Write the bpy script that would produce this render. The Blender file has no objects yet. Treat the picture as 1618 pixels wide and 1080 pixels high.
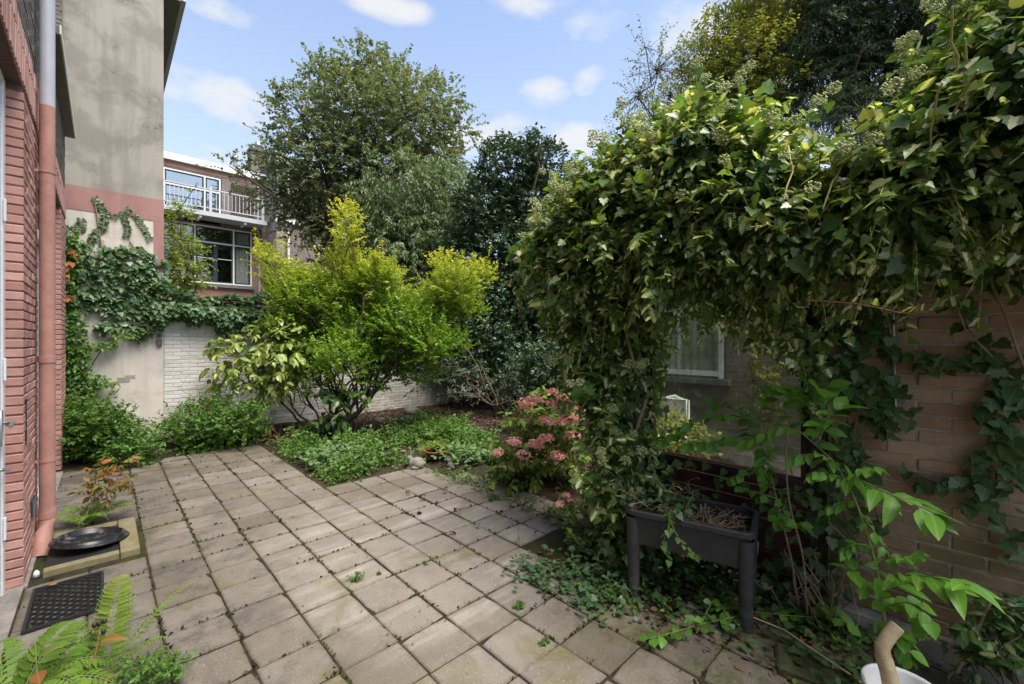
import bpy, math, random
import numpy as np
from mathutils import Matrix, Vector
rng = np.random.default_rng(7)
random.seed(7)
SC = bpy.context.scene
COL = SC.collection
R = math.radians
# ------------------------------------------------------------------ camera
F_PX, YAW, Y0, EYE = 680.0, R(43.5), 538.0, 1.6
cam = bpy.data.cameras.new('camera'); camo = bpy.data.objects.new('camera', cam); COL.objects.link(camo)
cam.sensor_width = 36; cam.lens = F_PX/1618*36; cam.shift_y = -2/1618
cam.clip_start = .05; cam.clip_end = 900
camo.location = (0, 0, EYE); camo.rotation_euler = (R(90), 0, -YAW)
SC.camera = camo
# ------------------------------------------------------------------ sky, sun, exposure
SUN_AZ, SUN_EL = R(172), R(63)      # azimuth clockwise from +Y
SUN_STRENGTH, SUN_SIZE = 2.0, R(38)
SKY_STRENGTH = 0.100
EXPOSURE = 1.7
FWD = np.array([math.sin(YAW), math.cos(YAW), 0]); RGT = np.array([math.cos(YAW), -math.sin(YAW), 0]); UP = np.array([0, 0, 1.0])
CAM = np.array([0, 0, EYE])
def ray(x, y): return FWD + (x-809)/F_PX*RGT - (y-Y0)/F_PX*UP
def at(x, y, d): return CAM + ray(x, y)*d                       # point at a given depth
def on_x(x, y, X): r = ray(x, y); return CAM + r*(X/r[0])         # point on a plane X = const
def on_y(x, y, Y): r = ray(x, y); return CAM + r*(Y/r[1])
def on_z(x, y, z=0): r = ray(x, y); return CAM + r*((z-EYE)/r[2])
def proj(P):
    v = np.asarray(P)-CAM; d = v@FWD
    return np.stack([809+F_PX*(v@RGT)/d, Y0-F_PX*v[..., 2]/d, d], -1)

w = bpy.data.worlds.new('World'); SC.world = w; w.use_nodes = True
def build_world():
    nt = w.node_tree; N = nt.nodes; Lk = nt.links; N.clear()
    out = N.new('ShaderNodeOutputWorld'); bg = N.new('ShaderNodeBackground'); Lk.new(bg.outputs[0], out.inputs[0])
    bg.inputs[1].default_value = SKY_STRENGTH
    sky = N.new('ShaderNodeTexSky'); sky.sky_type = 'NISHITA'; sky.sun_disc = False
    sky.sun_elevation = SUN_EL; sky.sun_rotation = SUN_AZ; sky.air_density = 1.0; sky.dust_density = 1.6; sky.ozone_density = 1.2
    tc = N.new('ShaderNodeTexCoord'); sep = N.new('ShaderNodeSeparateXYZ'); Lk.new(tc.outputs['Generated'], sep.inputs[0])
    def M(op, a, b=None, c=None):
        n = N.new('ShaderNodeMath'); n.operation = op
        for i, v in enumerate((a, b, c)):
            if v is None: continue
            if isinstance(v, (int, float)): n.inputs[i].default_value = v
            else: Lk.new(v, n.inputs[i])
        return n.outputs[0]
    az = M('ARCTAN2', sep.outputs[0], sep.outputs[1]); el = M('ARCSINE', sep.outputs[2])
    no = N.new('ShaderNodeTexNoise'); no.inputs['Scale'].default_value = 6.5; no.inputs['Detail'].default_value = 9; no.inputs['Roughness'].default_value = .56
    mp = N.new('ShaderNodeMapping'); mp.inputs['Scale'].default_value = (1, 1, 2.0); mp.inputs['Location'].default_value = (.3, .1, .7)
    Lk.new(tc.outputs['Generated'], mp.inputs[0]); Lk.new(mp.outputs[0], no.inputs['Vector'])
    blobs = [(330, 150, 110, 45), (300, 235, 190, 40), (600, 8, 80, 24), (830, 8, 75, 26), (945, 35, 55, 36), (1085, 30, 70, 60), (862, 148, 48, 26),
             (930, 135, 32, 26), (790, 215, 170, 40), (890, 222, 70, 30), (1150, 60, 60, 60), (330, 10, 70, 25), (1010, 250, 60, 40)]
    tot = None
    for x, y, rx, ry in blobs:
        r = ray(x, y); r = r/np.linalg.norm(r)
        a0 = math.atan2(r[0], r[1]); e0 = math.asin(r[2])
        r1 = ray(x+rx, y); r1 /= np.linalg.norm(r1); r2 = ray(x, y-ry); r2 /= np.linalg.norm(r2)
        ra = abs(math.atan2(r1[0], r1[1])-a0); re = abs(math.asin(r2[2])-e0)
        da = M('DIVIDE', M('SUBTRACT', az, a0), ra); de = M('DIVIDE', M('SUBTRACT', el, e0), re)
        d2 = M('ADD', M('MULTIPLY', da, da), M('MULTIPLY', de, de))
        v = M('SUBTRACT', 1.0, d2)
        tot = v if tot is None else M('MAXIMUM', tot, v)
    tot = M('MAXIMUM', tot, -1.0)
    dens = M('ADD', M('MULTIPLY', tot, .62), M('MULTIPLY', M('SUBTRACT', no.outputs[0], .5), 3.6))
    mr = N.new('ShaderNodeMapRange'); mr.interpolation_type = 'SMOOTHSTEP'
    mr.inputs['From Min'].default_value = -.22; mr.inputs['From Max'].default_value = 1.0; mr.inputs['To Max'].default_value = .95
    Lk.new(dens, mr.inputs['Value'])
    veil = M('MULTIPLY', M('SUBTRACT', 1.0, M('MINIMUM', M('MAXIMUM', M('MULTIPLY', sep.outputs[2], 1.6), 0.0), 1.0)), .66)   # thin haze paling the sky towards the horizon
    fac = M('MAXIMUM', mr.outputs[0], veil)
    # lift of the blue by thin high cloud
    thin = N.new('ShaderNodeMix'); thin.data_type = 'RGBA'; thin.inputs[0].default_value = .10
    Lk.new(sky.outputs[0], thin.inputs[6]); thin.inputs[7].default_value = (3.0, 3.1, 3.25, 1)
    mix = N.new('ShaderNodeMix'); mix.data_type = 'RGBA'
    Lk.new(fac, mix.inputs[0]); Lk.new(thin.outputs[2], mix.inputs[6]); mix.inputs[7].default_value = (2.75, 2.8, 2.86, 1)
    Lk.new(mix.outputs[2], bg.inputs[0])
build_world()
sun = bpy.data.lights.new('sun', 'SUN'); sun.energy = SUN_STRENGTH; sun.angle = SUN_SIZE; sun.color = (1, .955, .89)
suno = bpy.data.objects.new('sun', sun); COL.objects.link(suno)
sd = Vector((math.sin(SUN_AZ)*math.cos(SUN_EL), math.cos(SUN_AZ)*math.cos(SUN_EL), math.sin(SUN_EL)))
suno.rotation_euler = sd.to_track_quat('Z', 'Y').to_euler(); suno.location = (0, -4, 12)
SC.view_settings.view_transform = 'Standard'; SC.view_settings.look = 'None'; SC.view_settings.gamma = 1
SC.view_settings.exposure = EXPOSURE; SC.view_settings.use_curve_mapping = False
SC.render.engine = 'CYCLES'
SC.cycles.max_bounces = 7; SC.cycles.transparent_max_bounces = 8; SC.cycles.diffuse_bounces = 5; SC.cycles.transmission_bounces = 4
SC.cycles.sample_clamp_indirect = 6
try: SC.cycles.use_denoising = True
except Exception: pass

# ------------------------------------------------------------------ materials
class NT:
    def __init__(s, name):
        s.m = bpy.data.materials.new(name); s.m.use_nodes = True; s.t = s.m.node_tree; s.t.nodes.clear()
        s.out = s.n('ShaderNodeOutputMaterial'); s.p = s.n('ShaderNodeBsdfPrincipled'); s.l(s.p.outputs[0], s.out.inputs[0])
    def n(s, k, **kw):
        x = s.t.nodes.new(k)
        for a, b in kw.items(): setattr(x, a, b)
        return x
    def l(s, a, b): s.t.links.new(a, b)
    def math(s, op, a, b=None):
        n = s.n('ShaderNodeMath', operation=op)
        for i, v in enumerate((a, b)):
            if v is None: continue
            if isinstance(v, (int, float)): n.inputs[i].default_value = v
            else: s.l(v, n.inputs[i])
        return n.outputs[0]
    def noise(s, scale, detail=4, rough=.55, vec=None, dist=0, stretch=None):
        n = s.n('ShaderNodeTexNoise'); n.inputs['Scale'].default_value = scale; n.inputs['Detail'].default_value = detail
        n.inputs['Roughness'].default_value = rough; n.inputs['Distortion'].default_value = dist
        v = vec or s.coord()
        if stretch:
            mp = s.n('ShaderNodeMapping'); mp.inputs['Scale'].default_value = stretch; s.l(v, mp.inputs[0]); v = mp.outputs[0]
        s.l(v, n.inputs['Vector']); return n.outputs[0]
    def coord(s):
        if not hasattr(s, '_c'): s._c = s.n('ShaderNodeNewGeometry').outputs['Position']
        return s._c
    def ramp(s, fac, stops):
        r = s.n('ShaderNodeValToRGB'); e = r.color_ramp.elements
        while len(e) < len(stops): e.new(.5)
        for i, (p, c) in enumerate(stops):
            e[i].position = p; e[i].color = (*c, 1) if len(c) == 3 else c
        s.l(fac, r.inputs[0]); return r.outputs[0]
    def mix(s, fac, a, b, mode='MIX'):
        n = s.n('ShaderNodeMix', data_type='RGBA', blend_type=mode)
        for sock, v in ((0, fac), (6, a), (7, b)):
            if isinstance(v, (int, float)): n.inputs[sock].default_value = v
            elif isinstance(v, tuple): n.inputs[sock].default_value = (*v, 1)
            else: s.l(v, n.inputs[sock])
        return n.outputs[2]
    def step(s, v, a, b):
        n = s.n('ShaderNodeMapRange', interpolation_type='SMOOTHSTEP'); n.inputs['From Min'].default_value = a; n.inputs['From Max'].default_value = b
        s.l(v, n.inputs['Value']); return n.outputs[0]
    def bump(s, h, strength=.3, dist=.01):
        b = s.n('ShaderNodeBump'); b.inputs['Strength'].default_value = strength; b.inputs['Distance'].default_value = dist
        s.l(h, b.inputs['Height']); s.l(b.outputs[0], s.p.inputs['Normal'])
    def set(s, col=None, rough=.8, spec=.3, metal=0):
        if isinstance(col, tuple): s.p.inputs['Base Color'].default_value = (*col, 1)
        elif col is not None: s.l(col, s.p.inputs['Base Color'])
        if isinstance(rough, (int, float)): s.p.inputs['Roughness'].default_value = rough
        else: s.l(rough, s.p.inputs['Roughness'])
        s.p.inputs['Specular IOR Level'].default_value = spec; s.p.inputs['Metallic'].default_value = metal
        return s.m
    def orand(s): return s.n('ShaderNodeObjectInfo').outputs['Random']

def plain(name, c, rough=.6, var=.25, scale=6, spec=.3, bump=.1, metal=0):
    t = NT(name); a = t.noise(scale, 6, .6); b = t.noise(scale*9, 4, .6)
    f = t.math('ADD', t.math('MULTIPLY', a, .65), t.math('MULTIPLY', b, .35))
    col = t.ramp(f, [(.3, tuple(x*(1-var) for x in c)), (.7, tuple(min(1, x*(1+var)) for x in c))])
    if bump: t.bump(b, bump, .004)
    return t.set(col, rough, spec, metal)

def brickmat(name, cols, spots=None, rough=.85, mossy=None, grime=.5):
    t = NT(name); r = t.orand(); n1 = t.noise(18, 5, .65); n2 = t.noise(120, 3, .6); n3 = t.noise(2.2, 5, .6)
    v = t.math('ADD', t.math('MULTIPLY', r, .62), t.math('MULTIPLY', n1, .38))
    k = len(cols); col = t.ramp(v, [(i/(k-1)*.8+.1, c) for i, c in enumerate(cols)])
    col = t.mix(t.math('MULTIPLY', t.step(n3, .42, .7), grime), col, tuple(x*.55 for x in cols[0]))
    if spots: col = t.mix(t.step(n1, .60, .72), col, spots)
    if name == 'whitewashed_brick':
        sx = t.n('ShaderNodeSeparateXYZ'); t.l(t.coord(), sx.inputs[0])
        tone_mask = t.math('MULTIPLY', t.step(sx.outputs[0], 2.6, 4.2), t.step(t.noise(3.5, 6, .65), .25, .55))  # grimy paint towards +X, with shade behind the privet put into the colour
        foot = t.math('MULTIPLY', t.math('SUBTRACT', 1.0, t.step(sx.outputs[2], .1, .9)), t.step(t.noise(5, 6, .65), .40, .65))
        col = t.mix(t.math('MULTIPLY', tone_mask, .8), col, (.24, .215, .17)); col = t.mix(t.math('MULTIPLY', foot, .6), col, (.27, .25, .19))
        col = t.mix(t.step(t.noise(26, 5, .7), .64, .70), col, (.22, .17, .13))          # flaked paint
    if mossy:
        sp = t.n('ShaderNodeSeparateXYZ'); t.l(t.coord(), sp.inputs[0])
        low = t.math('SUBTRACT', 1.0, t.step(sp.outputs[2], .25, 1.15))
        col = t.mix(t.math('MULTIPLY', t.math('MULTIPLY', low, t.step(n3, .25, .6)), .85), col, mossy)
    t.bump(t.math('ADD', n1, t.math('MULTIPLY', n2, .5)), .45, .005)
    return t.set(col, rough, .2)

def leafmat(name, cols, rough=.42, transl=.3, spec=.4, varieg=None, old=None, rib=.12, tint=(1.25, 1.2, .55)):
    """Colours run over a random value per leaf; 'tone' moves a leaf towards the young (or old) colour."""
    t = NT(name)
    a = t.n('ShaderNodeAttribute', attribute_name='rnd').outputs['Fac']
    r = t.math('FRACT', t.math('ADD', a, t.orand()))
    k = len(cols); col = t.ramp(r, [(i/(k-1), c) for i, c in enumerate(cols)])
    uv = t.n('ShaderNodeUVMap').outputs[0]; sp = t.n('ShaderNodeSeparateXYZ'); t.l(uv, sp.inputs[0])
    ax = t.math('ABSOLUTE', t.math('SUBTRACT', sp.outputs[0], .5))
    if old:
        tone = t.n('ShaderNodeAttribute', attribute_name='tone').outputs['Fac']
        col = t.mix(tone, col, old)
    if varieg:
        inside, amount = varieg
        nv = t.noise(9, 3, .6, vec=uv)
        dist = t.math('ADD', t.math('MULTIPLY', ax, 2.4), t.math('MULTIPLY', t.math('SUBTRACT', nv, .5), .7))
        on = t.math('LESS_THAN', t.math('FRACT', t.math('MULTIPLY', r, 7.31)), amount)
        col = t.mix(t.math('MULTIPLY', on, t.math('SUBTRACT', 1.0, t.step(dist, .30, .42))), col, inside)
    if rib:
        col = t.mix(t.math('MULTIPLY', t.math('SUBTRACT', 1.0, t.step(ax, .012, .04)), rib*2), col, (.35, .42, .16))
    t.set(col, rough, spec)
    tr = t.n('ShaderNodeBsdfTranslucent'); t.l(t.mix(1.0, col, tint, 'MULTIPLY'), tr.inputs[0])
    mx = t.n('ShaderNodeMixShader'); mx.inputs[0].default_value = transl
    t.l(t.p.outputs[0], mx.inputs[1]); t.l(tr.outputs[0], mx.inputs[2]); t.l(mx.outputs[0], t.out.inputs[0])
    return t.m

def glassmat(name, tint=(.75, .8, .8), refl=.3, dirt=0.0, rough=.02):
    t = NT(name); tr = t.n('ShaderNodeBsdfTransparent'); tr.inputs[0].default_value = (*tint, 1)
    gl = t.n('ShaderNodeBsdfGlossy'); gl.inputs['Roughness'].default_value = rough; gl.inputs[0].default_value = (.9, .93, .95, 1)
    m1 = t.n('ShaderNodeMixShader'); m1.inputs[0].default_value = refl; t.l(tr.outputs[0], m1.inputs[1]); t.l(gl.outputs[0], m1.inputs[2])
    last = m1
    if dirt:
        df = t.n('ShaderNodeBsdfDiffuse'); df.inputs[0].default_value = (.34, .34, .27, 1)
        m2 = t.n('ShaderNodeMixShader'); nz = t.step(t.noise(5, 6, .6), .35, .8)
        t.l(t.math('MULTIPLY', nz, dirt), m2.inputs[0]); t.l(m1.outputs[0], m2.inputs[1]); t.l(df.outputs[0], m2.inputs[2]); last = m2
    t.l(last.outputs[0], t.out.inputs[0]); return t.m

def tilemat():
    t = NT('concrete_paving'); r = t.orand(); pos = t.coord()
    big = t.noise(1.1, 5, .6); mid = t.noise(7, 6, .62); fine = t.noise(90, 4, .7); grit = t.noise(330, 2, .6)
    v = t.math('ADD', t.math('MULTIPLY', r, .32), t.math('ADD', t.math('MULTIPLY', mid, .48), t.math('MULTIPLY', fine, .2)))
    col = t.ramp(v, [(.15, (.108, .088, .068)), (.42, (.168, .140, .111)), (.60, (.215, .184, .149)), (.82, (.290, .252, .210))])
    streak = t.step(t.noise(2.4, 4, .55, stretch=(.35, 2.4, 1)), .50, .68)        # pale streaks drawn out along X
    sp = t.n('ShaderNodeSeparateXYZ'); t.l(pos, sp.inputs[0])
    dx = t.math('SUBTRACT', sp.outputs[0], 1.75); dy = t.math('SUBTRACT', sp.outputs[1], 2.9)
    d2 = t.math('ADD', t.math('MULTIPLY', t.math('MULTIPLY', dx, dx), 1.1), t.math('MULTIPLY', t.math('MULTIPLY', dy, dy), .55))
    tone_mask = t.math('SUBTRACT', 1.0, t.step(d2, .15, 1.5))  # pale patch around the middle of the patio
    col = t.mix(t.math('MULTIPLY', tone_mask, t.math('ADD', t.math('MULTIPLY', streak, .6), .36)), col, (.43, .375, .32))
    alg = t.math('MULTIPLY', t.step(t.noise(1.7, 6, .64, dist=.5), .48, .66), t.math('ADD', .25, t.math('MULTIPLY', t.step(r, .2, .9), .6)))
    col = t.mix(t.math('MULTIPLY', alg, .95), col, (.155, .135, .050))           # yellowish algae film
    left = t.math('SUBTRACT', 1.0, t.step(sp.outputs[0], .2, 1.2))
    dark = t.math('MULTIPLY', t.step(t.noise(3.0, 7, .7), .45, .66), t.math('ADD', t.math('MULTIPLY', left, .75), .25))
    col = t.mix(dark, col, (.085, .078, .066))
    spk = t.step(t.noise(120, 3, .6), .60, .68)
    col = t.mix(t.math('MULTIPLY', spk, .8), col, (.06, .05, .04))
    lsp = t.step(t.noise(85, 2, .5), .66, .70)
    col = t.mix(t.math('MULTIPLY', lsp, .35), col, (.5, .48, .43))
    ob = t.n('ShaderNodeTexCoord').outputs['Object']; so = t.n('ShaderNodeSeparateXYZ'); t.l(ob, so.inputs[0])
    ex = t.math('ABSOLUTE', so.outputs[0]); ey = t.math('ABSOLUTE', so.outputs[1]); ed = t.math('MAXIMUM', ex, ey)
    ed = t.math('ADD', ed, t.math('MULTIPLY', t.math('SUBTRACT', t.noise(26, 5, .65), .5), .075))
    col = t.mix(t.math('MULTIPLY', t.step(ed, .122, .158), .5), col, (.085, .072, .048))      # earth and moss washed over the slab edges
    fr_ = t.math('MULTIPLY', t.step(sp.outputs[0], 1.55, 2.35), t.math('SUBTRACT', 1.0, t.step(sp.outputs[1], 1.5, 2.3)))
    mo = t.step(t.noise(5.5, 7, .68), .40, .62)
    col = t.mix(t.math('MULTIPLY', t.math('MULTIPLY', fr_, mo), .85), col, t.mix(t.step(t.noise(40, 4, .6), .4, .6), (.045, .042, .020), (.10, .10, .028)))
    back = t.math('MULTIPLY', t.step(sp.outputs[1], 5.6, 7.3), t.step(t.noise(4.5, 6, .65), .40, .62))
    col = t.mix(t.math('MULTIPLY', back, .75), col, (.085, .07, .045))
    t.bump(t.math('ADD', t.math('MULTIPLY', fine, .7), t.math('ADD', t.math('MULTIPLY', grit, .5), t.math('MULTIPLY', mid, .8))), .6, .006)
    return t.set(col, .88, .22)

MT = {}
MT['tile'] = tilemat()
t = NT('joint_soil'); a = t.noise(14, 6, .65); b = t.noise(3, 4)
t.bump(t.noise(120, 4, .7), .8, .01)
MT['joint'] = t.set(t.mix(t.step(b, .45, .65), t.ramp(a, [(.3, (.022, .017, .012)), (.7, (.07, .055, .038))]), (.05, .058, .015)), .95, .1)
t = NT('garden_earth'); a = t.noise(9, 8, .7); b = t.noise(55, 5, .7); c = t.noise(1.6, 4)
t.bump(t.math('ADD', a, b), .9, .03)
MT['soil'] = t.set(t.mix(t.step(c, .5, .7), t.ramp(t.math('ADD', t.math('MULTIPLY', a, .5), t.math('MULTIPLY', b, .5)), [(.3, (.022, .016, .012)), (.55, (.065, .046, .034)), (.75, (.13, .09, .07))]), (.045, .048, .016)), .95, .1)
MT['ground'] = plain('town_ground', (.10, .095, .07), .95, .5, .8, .1)
MT['slab'] = plain('old_concrete', (.24, .215, .185), .9, .5, 9, .2, .4)
MT['pink_brick'] = brickmat('painted_red_brick', [(.36, .17, .135), (.50, .26, .21), (.58, .335, .28), (.43, .225, .185)], grime=.38)
MT['pink_joint'] = plain('painted_mortar', (.15, .095, .08), .9, .4, 30)
MT['grey_brick'] = brickmat('weathered_grey_brick', [(.13, .11, .095), (.21, .18, .155), (.27, .24, .21)], grime=.4)
MT['grey_joint'] = plain('grey_mortar', (.16, .145, .13), .95, .4, 30)
MT['white_brick'] = brickmat('whitewashed_brick', [(.58, .55, .50), (.68, .65, .60), (.74, .72, .68)], grime=.2, spots=None)
MT['white_joint'] = plain('whitewashed_mortar', (.54, .51, .46), .9, .35, 20)
MT['orange_brick'] = brickmat('rough_orange_brick', [(.29, .175, .105), (.41, .255, .155), (.47, .315, .20), (.36, .24, .155)], spots=(.42, .35, .27), mossy=(.115, .10, .030), grime=.4)
MT['orange_joint'] = plain('weathered_mortar', (.34, .30, .235), .95, .5, 20)
def plaster(name, c, dark, light):
    t = NT(name); a = t.noise(1.3, 8, .65, dist=.4); b = t.noise(9, 6, .7); c2 = t.noise(60, 4, .6); st = t.noise(2, 6, .6, stretch=(3.2, 3.2, .35))
    col = t.mix(t.math('MULTIPLY', t.step(a, .45, .60), .75), c, dark); col = t.mix(t.math('MULTIPLY', t.step(st, .46, .66), .55), col, dark)
    col = t.mix(t.math('MULTIPLY', t.step(b, .56, .7), .4), col, light)
    vo = t.n('ShaderNodeTexVoronoi', feature='DISTANCE_TO_EDGE'); vo.inputs['Scale'].default_value = .8
    wv = t.n('ShaderNodeVectorMath', operation='ADD'); t.l(t.coord(), wv.inputs[0])
    nzc = t.n('ShaderNodeTexNoise'); nzc.inputs['Scale'].default_value = 3; nzc.inputs['Detail'].default_value = 6; t.l(t.coord(), nzc.inputs['Vector']); t.l(nzc.outputs['Color'], wv.inputs[1])
    t.l(wv.outputs[0], vo.inputs['Vector'])
    crack = t.math('MULTIPLY', t.math('SUBTRACT', 1.0, t.step(vo.outputs[0], .001, .006)), t.step(a, .5, .6))
    col = t.mix(t.math('MULTIPLY', crack, .6), col, tuple(x*.35 for x in dark))
    t.bump(t.math('ADD', b, t.math('MULTIPLY', c2, .6)), .35, .01)
    return t.set(col, .92, .15)
MT['render_grey'] = plaster('weathered_cement_render', (.365, .335, .285), (.235, .215, .185), (.43, .40, .355))
MT['render_pink'] = plaster('faded_pink_paint', (.38, .21, .185), (.30, .17, .15), (.45, .28, .25))
MT['render_cream'] = plaster('off_white_render', (.66, .60, .53), (.50, .45, .38), (.74, .70, .64))
MT['white'] = plain('white_gloss_paint', (.74, .74, .73), .35, .06, 5, .5, .02)
MT['upvc'] = plain('white_plastic', (.70, .73, .78), .3, .04, 4, .5, 0)
MT['pipe_red'] = plain('pipe_painted_brick_red', (.41, .215, .17), .6, .28, 5, .3, .12)
MT['pipe_grey'] = plain('pipe_plain_grey', (.44, .44, .49), .45, .10, 5, .45, .04)
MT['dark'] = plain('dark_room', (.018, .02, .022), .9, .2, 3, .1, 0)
MT['frame_dark'] = plain('anthracite_sash', (.03, .04, .05), .4, .1, 5, .4, 0)
MT['lead'] = plain('grey_lead', (.15, .145, .14), .6, .3, 8, .3)
MT['metal'] = plain('grey_metal', (.35, .35, .36), .4, .15, 9, .5, .05, .7)
MT['glass_far'] = glassmat('sky_reflecting_glass', (.6, .66, .68), .42)
MT['glass_low'] = glassmat('dim_window_glass', (.86, .89, .88), .15)
MT['glass_shed'] = glassmat('grimy_glass', (.93, .96, .88), .17, .36, .07)
MT['rail'] = plain('weathered_white_paint', (.50, .51, .52), .5, .1, 5, .3, .02)
MT['glass_beyond'] = glassmat('clear_pane', (.9, .93, .9), .14)
MT['curtain'] = plain('net_curtain', (.62, .60, .55), .9, .12, 12, .1)
MT['maroon'] = plain('maroon_board', (.085, .022, .022), .55, .45, 14, .35, .2)
MT['dark_timber'] = plain('dark_timber', (.045, .03, .026), .7, .4, 20, .25, .3)
MT['planter'] = plain('charcoal_plastic', (.030, .030, .033), .55, .12, 20, .4, .12)
t = NT('weathered_charcoal_plastic'); a = t.noise(16, 6, .65); b = t.noise(140, 3, .6); z_ = t.n('ShaderNodeSeparateXYZ'); t.l(t.coord(), z_.inputs[0]); lo_ = t.math('SUBTRACT', 1.0, t.step(z_.outputs[2], .02, .30)); c = t.mix(t.math('MULTIPLY', t.math('ADD', t.math('MULTIPLY', lo_, .7), .18), t.step(a, .42, .62)), (.036, .036, .039), (.10, .088, .07)); t.bump(b, .25, .003)
MT['planter'] = t.set(t.mix(t.step(b, .68, .74), c, (.17, .16, .15)), .58, .4)
MT['rubber'] = plain('black_rubber', (.020, .020, .021), .6, .3, 20, .4, .2)
t = NT('rough_tray'); a = t.noise(11, 5, .6); MT['_'] = t.set(t.mix(t.step(a, .5, .68), (.016, .016, .018), (.11, .105, .10)), t.math('ADD', .3, t.math('MULTIPLY', t.step(a, .5, .68), .5)), .4)
MT['tray'] = plain('black_glazed_tray', (.016, .016, .018), .32, .6, 8, .5, .1)
MT['timber'] = plain('mossy_pale_timber', (.21, .18, .10), .85, .35, 14, .2, .4)
MT['straw'] = plain('dry_straw', (.30, .22, .13), .9, .5, 30, .1)
MT['stone'] = plain('cast_stone', (.24, .215, .18), .9, .3, 40, .2, .4)
MT['boulder'] = plain('grey_stone', (.16, .155, .14), .9, .4, 12, .2, .5)
MT['mossy_stone'] = plain('mossy_stone', (.075, .075, .035), .95, .6, 14, .1, .6)
MT['terracotta'] = plain('terracotta', (.30, .115, .06), .8, .3, 18, .2, .2)
MT['stripped'] = plain('stripped_pale_wood', (.46, .36, .22), .7, .38, 22, .25, .5)
MT['cutwood'] = plain('sawn_end_wood', (.62, .50, .36), .8, .25, 60, .2, .2)
MT['cane'] = plain('weathered_cane', (.23, .16, .11), .8, .3, 30, .2)
MT['bark'] = plain('grey_brown_bark', (.085, .066, .05), .9, .45, 22, .2, .6)
MT['bark_pale'] = plain('pale_ivy_stem', (.27, .20, .12), .75, .35, 18, .25, .3)
MT['stem_green'] = plain('green_stem', (.20, .24, .08), .6, .25, 14, .3, .05)
MT['stem_yellow'] = plain('yellow_stem', (.40, .33, .12), .6, .25, 14, .3, .05)
MT['stem_red'] = plain('reddish_stem', (.33, .12, .09), .6, .25, 14, .3, .05)
MT['far_brick'] = None
def far_brick(name, c1, c2, mort):
    t = NT(name); b = t.n('ShaderNodeTexBrick'); mp = t.n('ShaderNodeMapping')
    # bricks run along X+Y so both faces of a corner are covered
    sp = t.n('ShaderNodeSeparateXYZ'); t.l(t.coord(), sp.inputs[0]); cb = t.n('ShaderNodeCombineXYZ')
    t.l(t.math('ADD', sp.outputs[0], sp.outputs[1]), cb.inputs[0]); t.l(sp.outputs[2], cb.inputs[1]); t.l(cb.outputs[0], b.inputs['Vector'])
    b.inputs['Scale'].default_value = 1; b.inputs['Brick Width'].default_value = .22; b.inputs['Row Height'].default_value = .07
    b.inputs['Mortar Size'].default_value = .008; b.inputs['Color1'].default_value = (*c1, 1); b.inputs['Color2'].default_value = (*c2, 1); b.inputs['Mortar'].default_value = (*mort, 1)
    col = t.mix(t.math('MULTIPLY', t.step(t.noise(1.2, 5), .4, .7), .5), b.outputs[0], tuple(x*.6 for x in c1))
    t.bump(b.outputs[1], -.3, .01)
    return t.set(col, .9, .15)
MT['far_brick'] = far_brick('brown_town_brick', (.17, .135, .115), (.24, .19, .16), (.25, .23, .21))
MT['far_red'] = far_brick('red_town_brick', (.24, .12, .09), (.30, .155, .115), (.28, .24, .21))
MT['far_pale'] = far_brick('pale_town_brick', (.27, .235, .235), (.33, .285, .28), (.36, .33, .32))
MT['roof'] = plain('bitumen_roof', (.08, .08, .085), .9, .2, 3)
# leaves
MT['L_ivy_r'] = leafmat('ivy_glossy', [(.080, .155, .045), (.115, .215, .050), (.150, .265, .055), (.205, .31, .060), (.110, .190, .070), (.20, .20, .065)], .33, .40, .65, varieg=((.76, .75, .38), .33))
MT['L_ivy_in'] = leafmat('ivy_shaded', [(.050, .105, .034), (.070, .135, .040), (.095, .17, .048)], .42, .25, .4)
MT['L_ivy_wall'] = leafmat('wall_ivy', [(.048, .110, .038), (.066, .138, .044), (.088, .165, .052), (.052, .115, .044)], .38, .2, .5)
MT['L_small'] = leafmat('climber_small', [(.07, .155, .025), (.10, .215, .033), (.135, .26, .04), (.07, .15, .03)], .45, .32, .4)
MT['L_autumn'] = leafmat('autumn_orange', [(.46, .15, .04), (.52, .23, .07), (.40, .20, .06), (.33, .11, .04)], .6, .3, .3)
MT['L_privet'] = leafmat('golden_privet', [(.125, .245, .024), (.17, .30, .03), (.22, .36, .04), (.14, .255, .03)], .45, .45, .4, old=(.62, .58, .07), rib=0)
MT['L_aucuba'] = leafmat('spotted_laurel', [(.12, .21, .04), (.18, .27, .05), (.22, .30, .07), (.11, .19, .04)], .36, .3, .5, varieg=((.46, .50, .15), .6))
MT['L_laurel'] = leafmat('dark_laurel', [(.045, .115, .035), (.065, .15, .042), (.085, .18, .05)], .33, .22, .55, varieg=((.26, .30, .10), .35))
MT['L_maple'] = leafmat('sycamore', [(.130, .185, .095), (.155, .215, .105), (.175, .235, .115), (.22, .185, .085), (.135, .195, .105), (.19, .22, .10)], .5, .40, .4, rib=0)
MT['L_cherry'] = leafmat('drooping_cherry', [(.105, .165, .068), (.130, .195, .078), (.155, .22, .085), (.110, .17, .072)], .42, .34, .45, rib=.1)
MT['L_holly'] = leafmat('evergreen', [(.048, .088, .044), (.066, .115, .054), (.088, .145, .065), (.055, .10, .052)], .36, .12, .5, rib=0)
MT['L_yellow'] = leafmat('yellowing_tree', [(.22, .25, .05), (.28, .29, .055), (.15, .21, .05), (.34, .29, .06)], .5, .42, .3, rib=0)
MT['L_lime'] = leafmat('lime_foliage', [(.20, .30, .05), (.27, .36, .06), (.33, .38, .08), (.24, .30, .05)], .5, .42, .3, rib=0)
MT['L_conifer'] = leafmat('yew', [(.045, .080, .038), (.060, .104, .046), (.080, .13, .055)], .55, .15, .3, rib=0)
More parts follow.
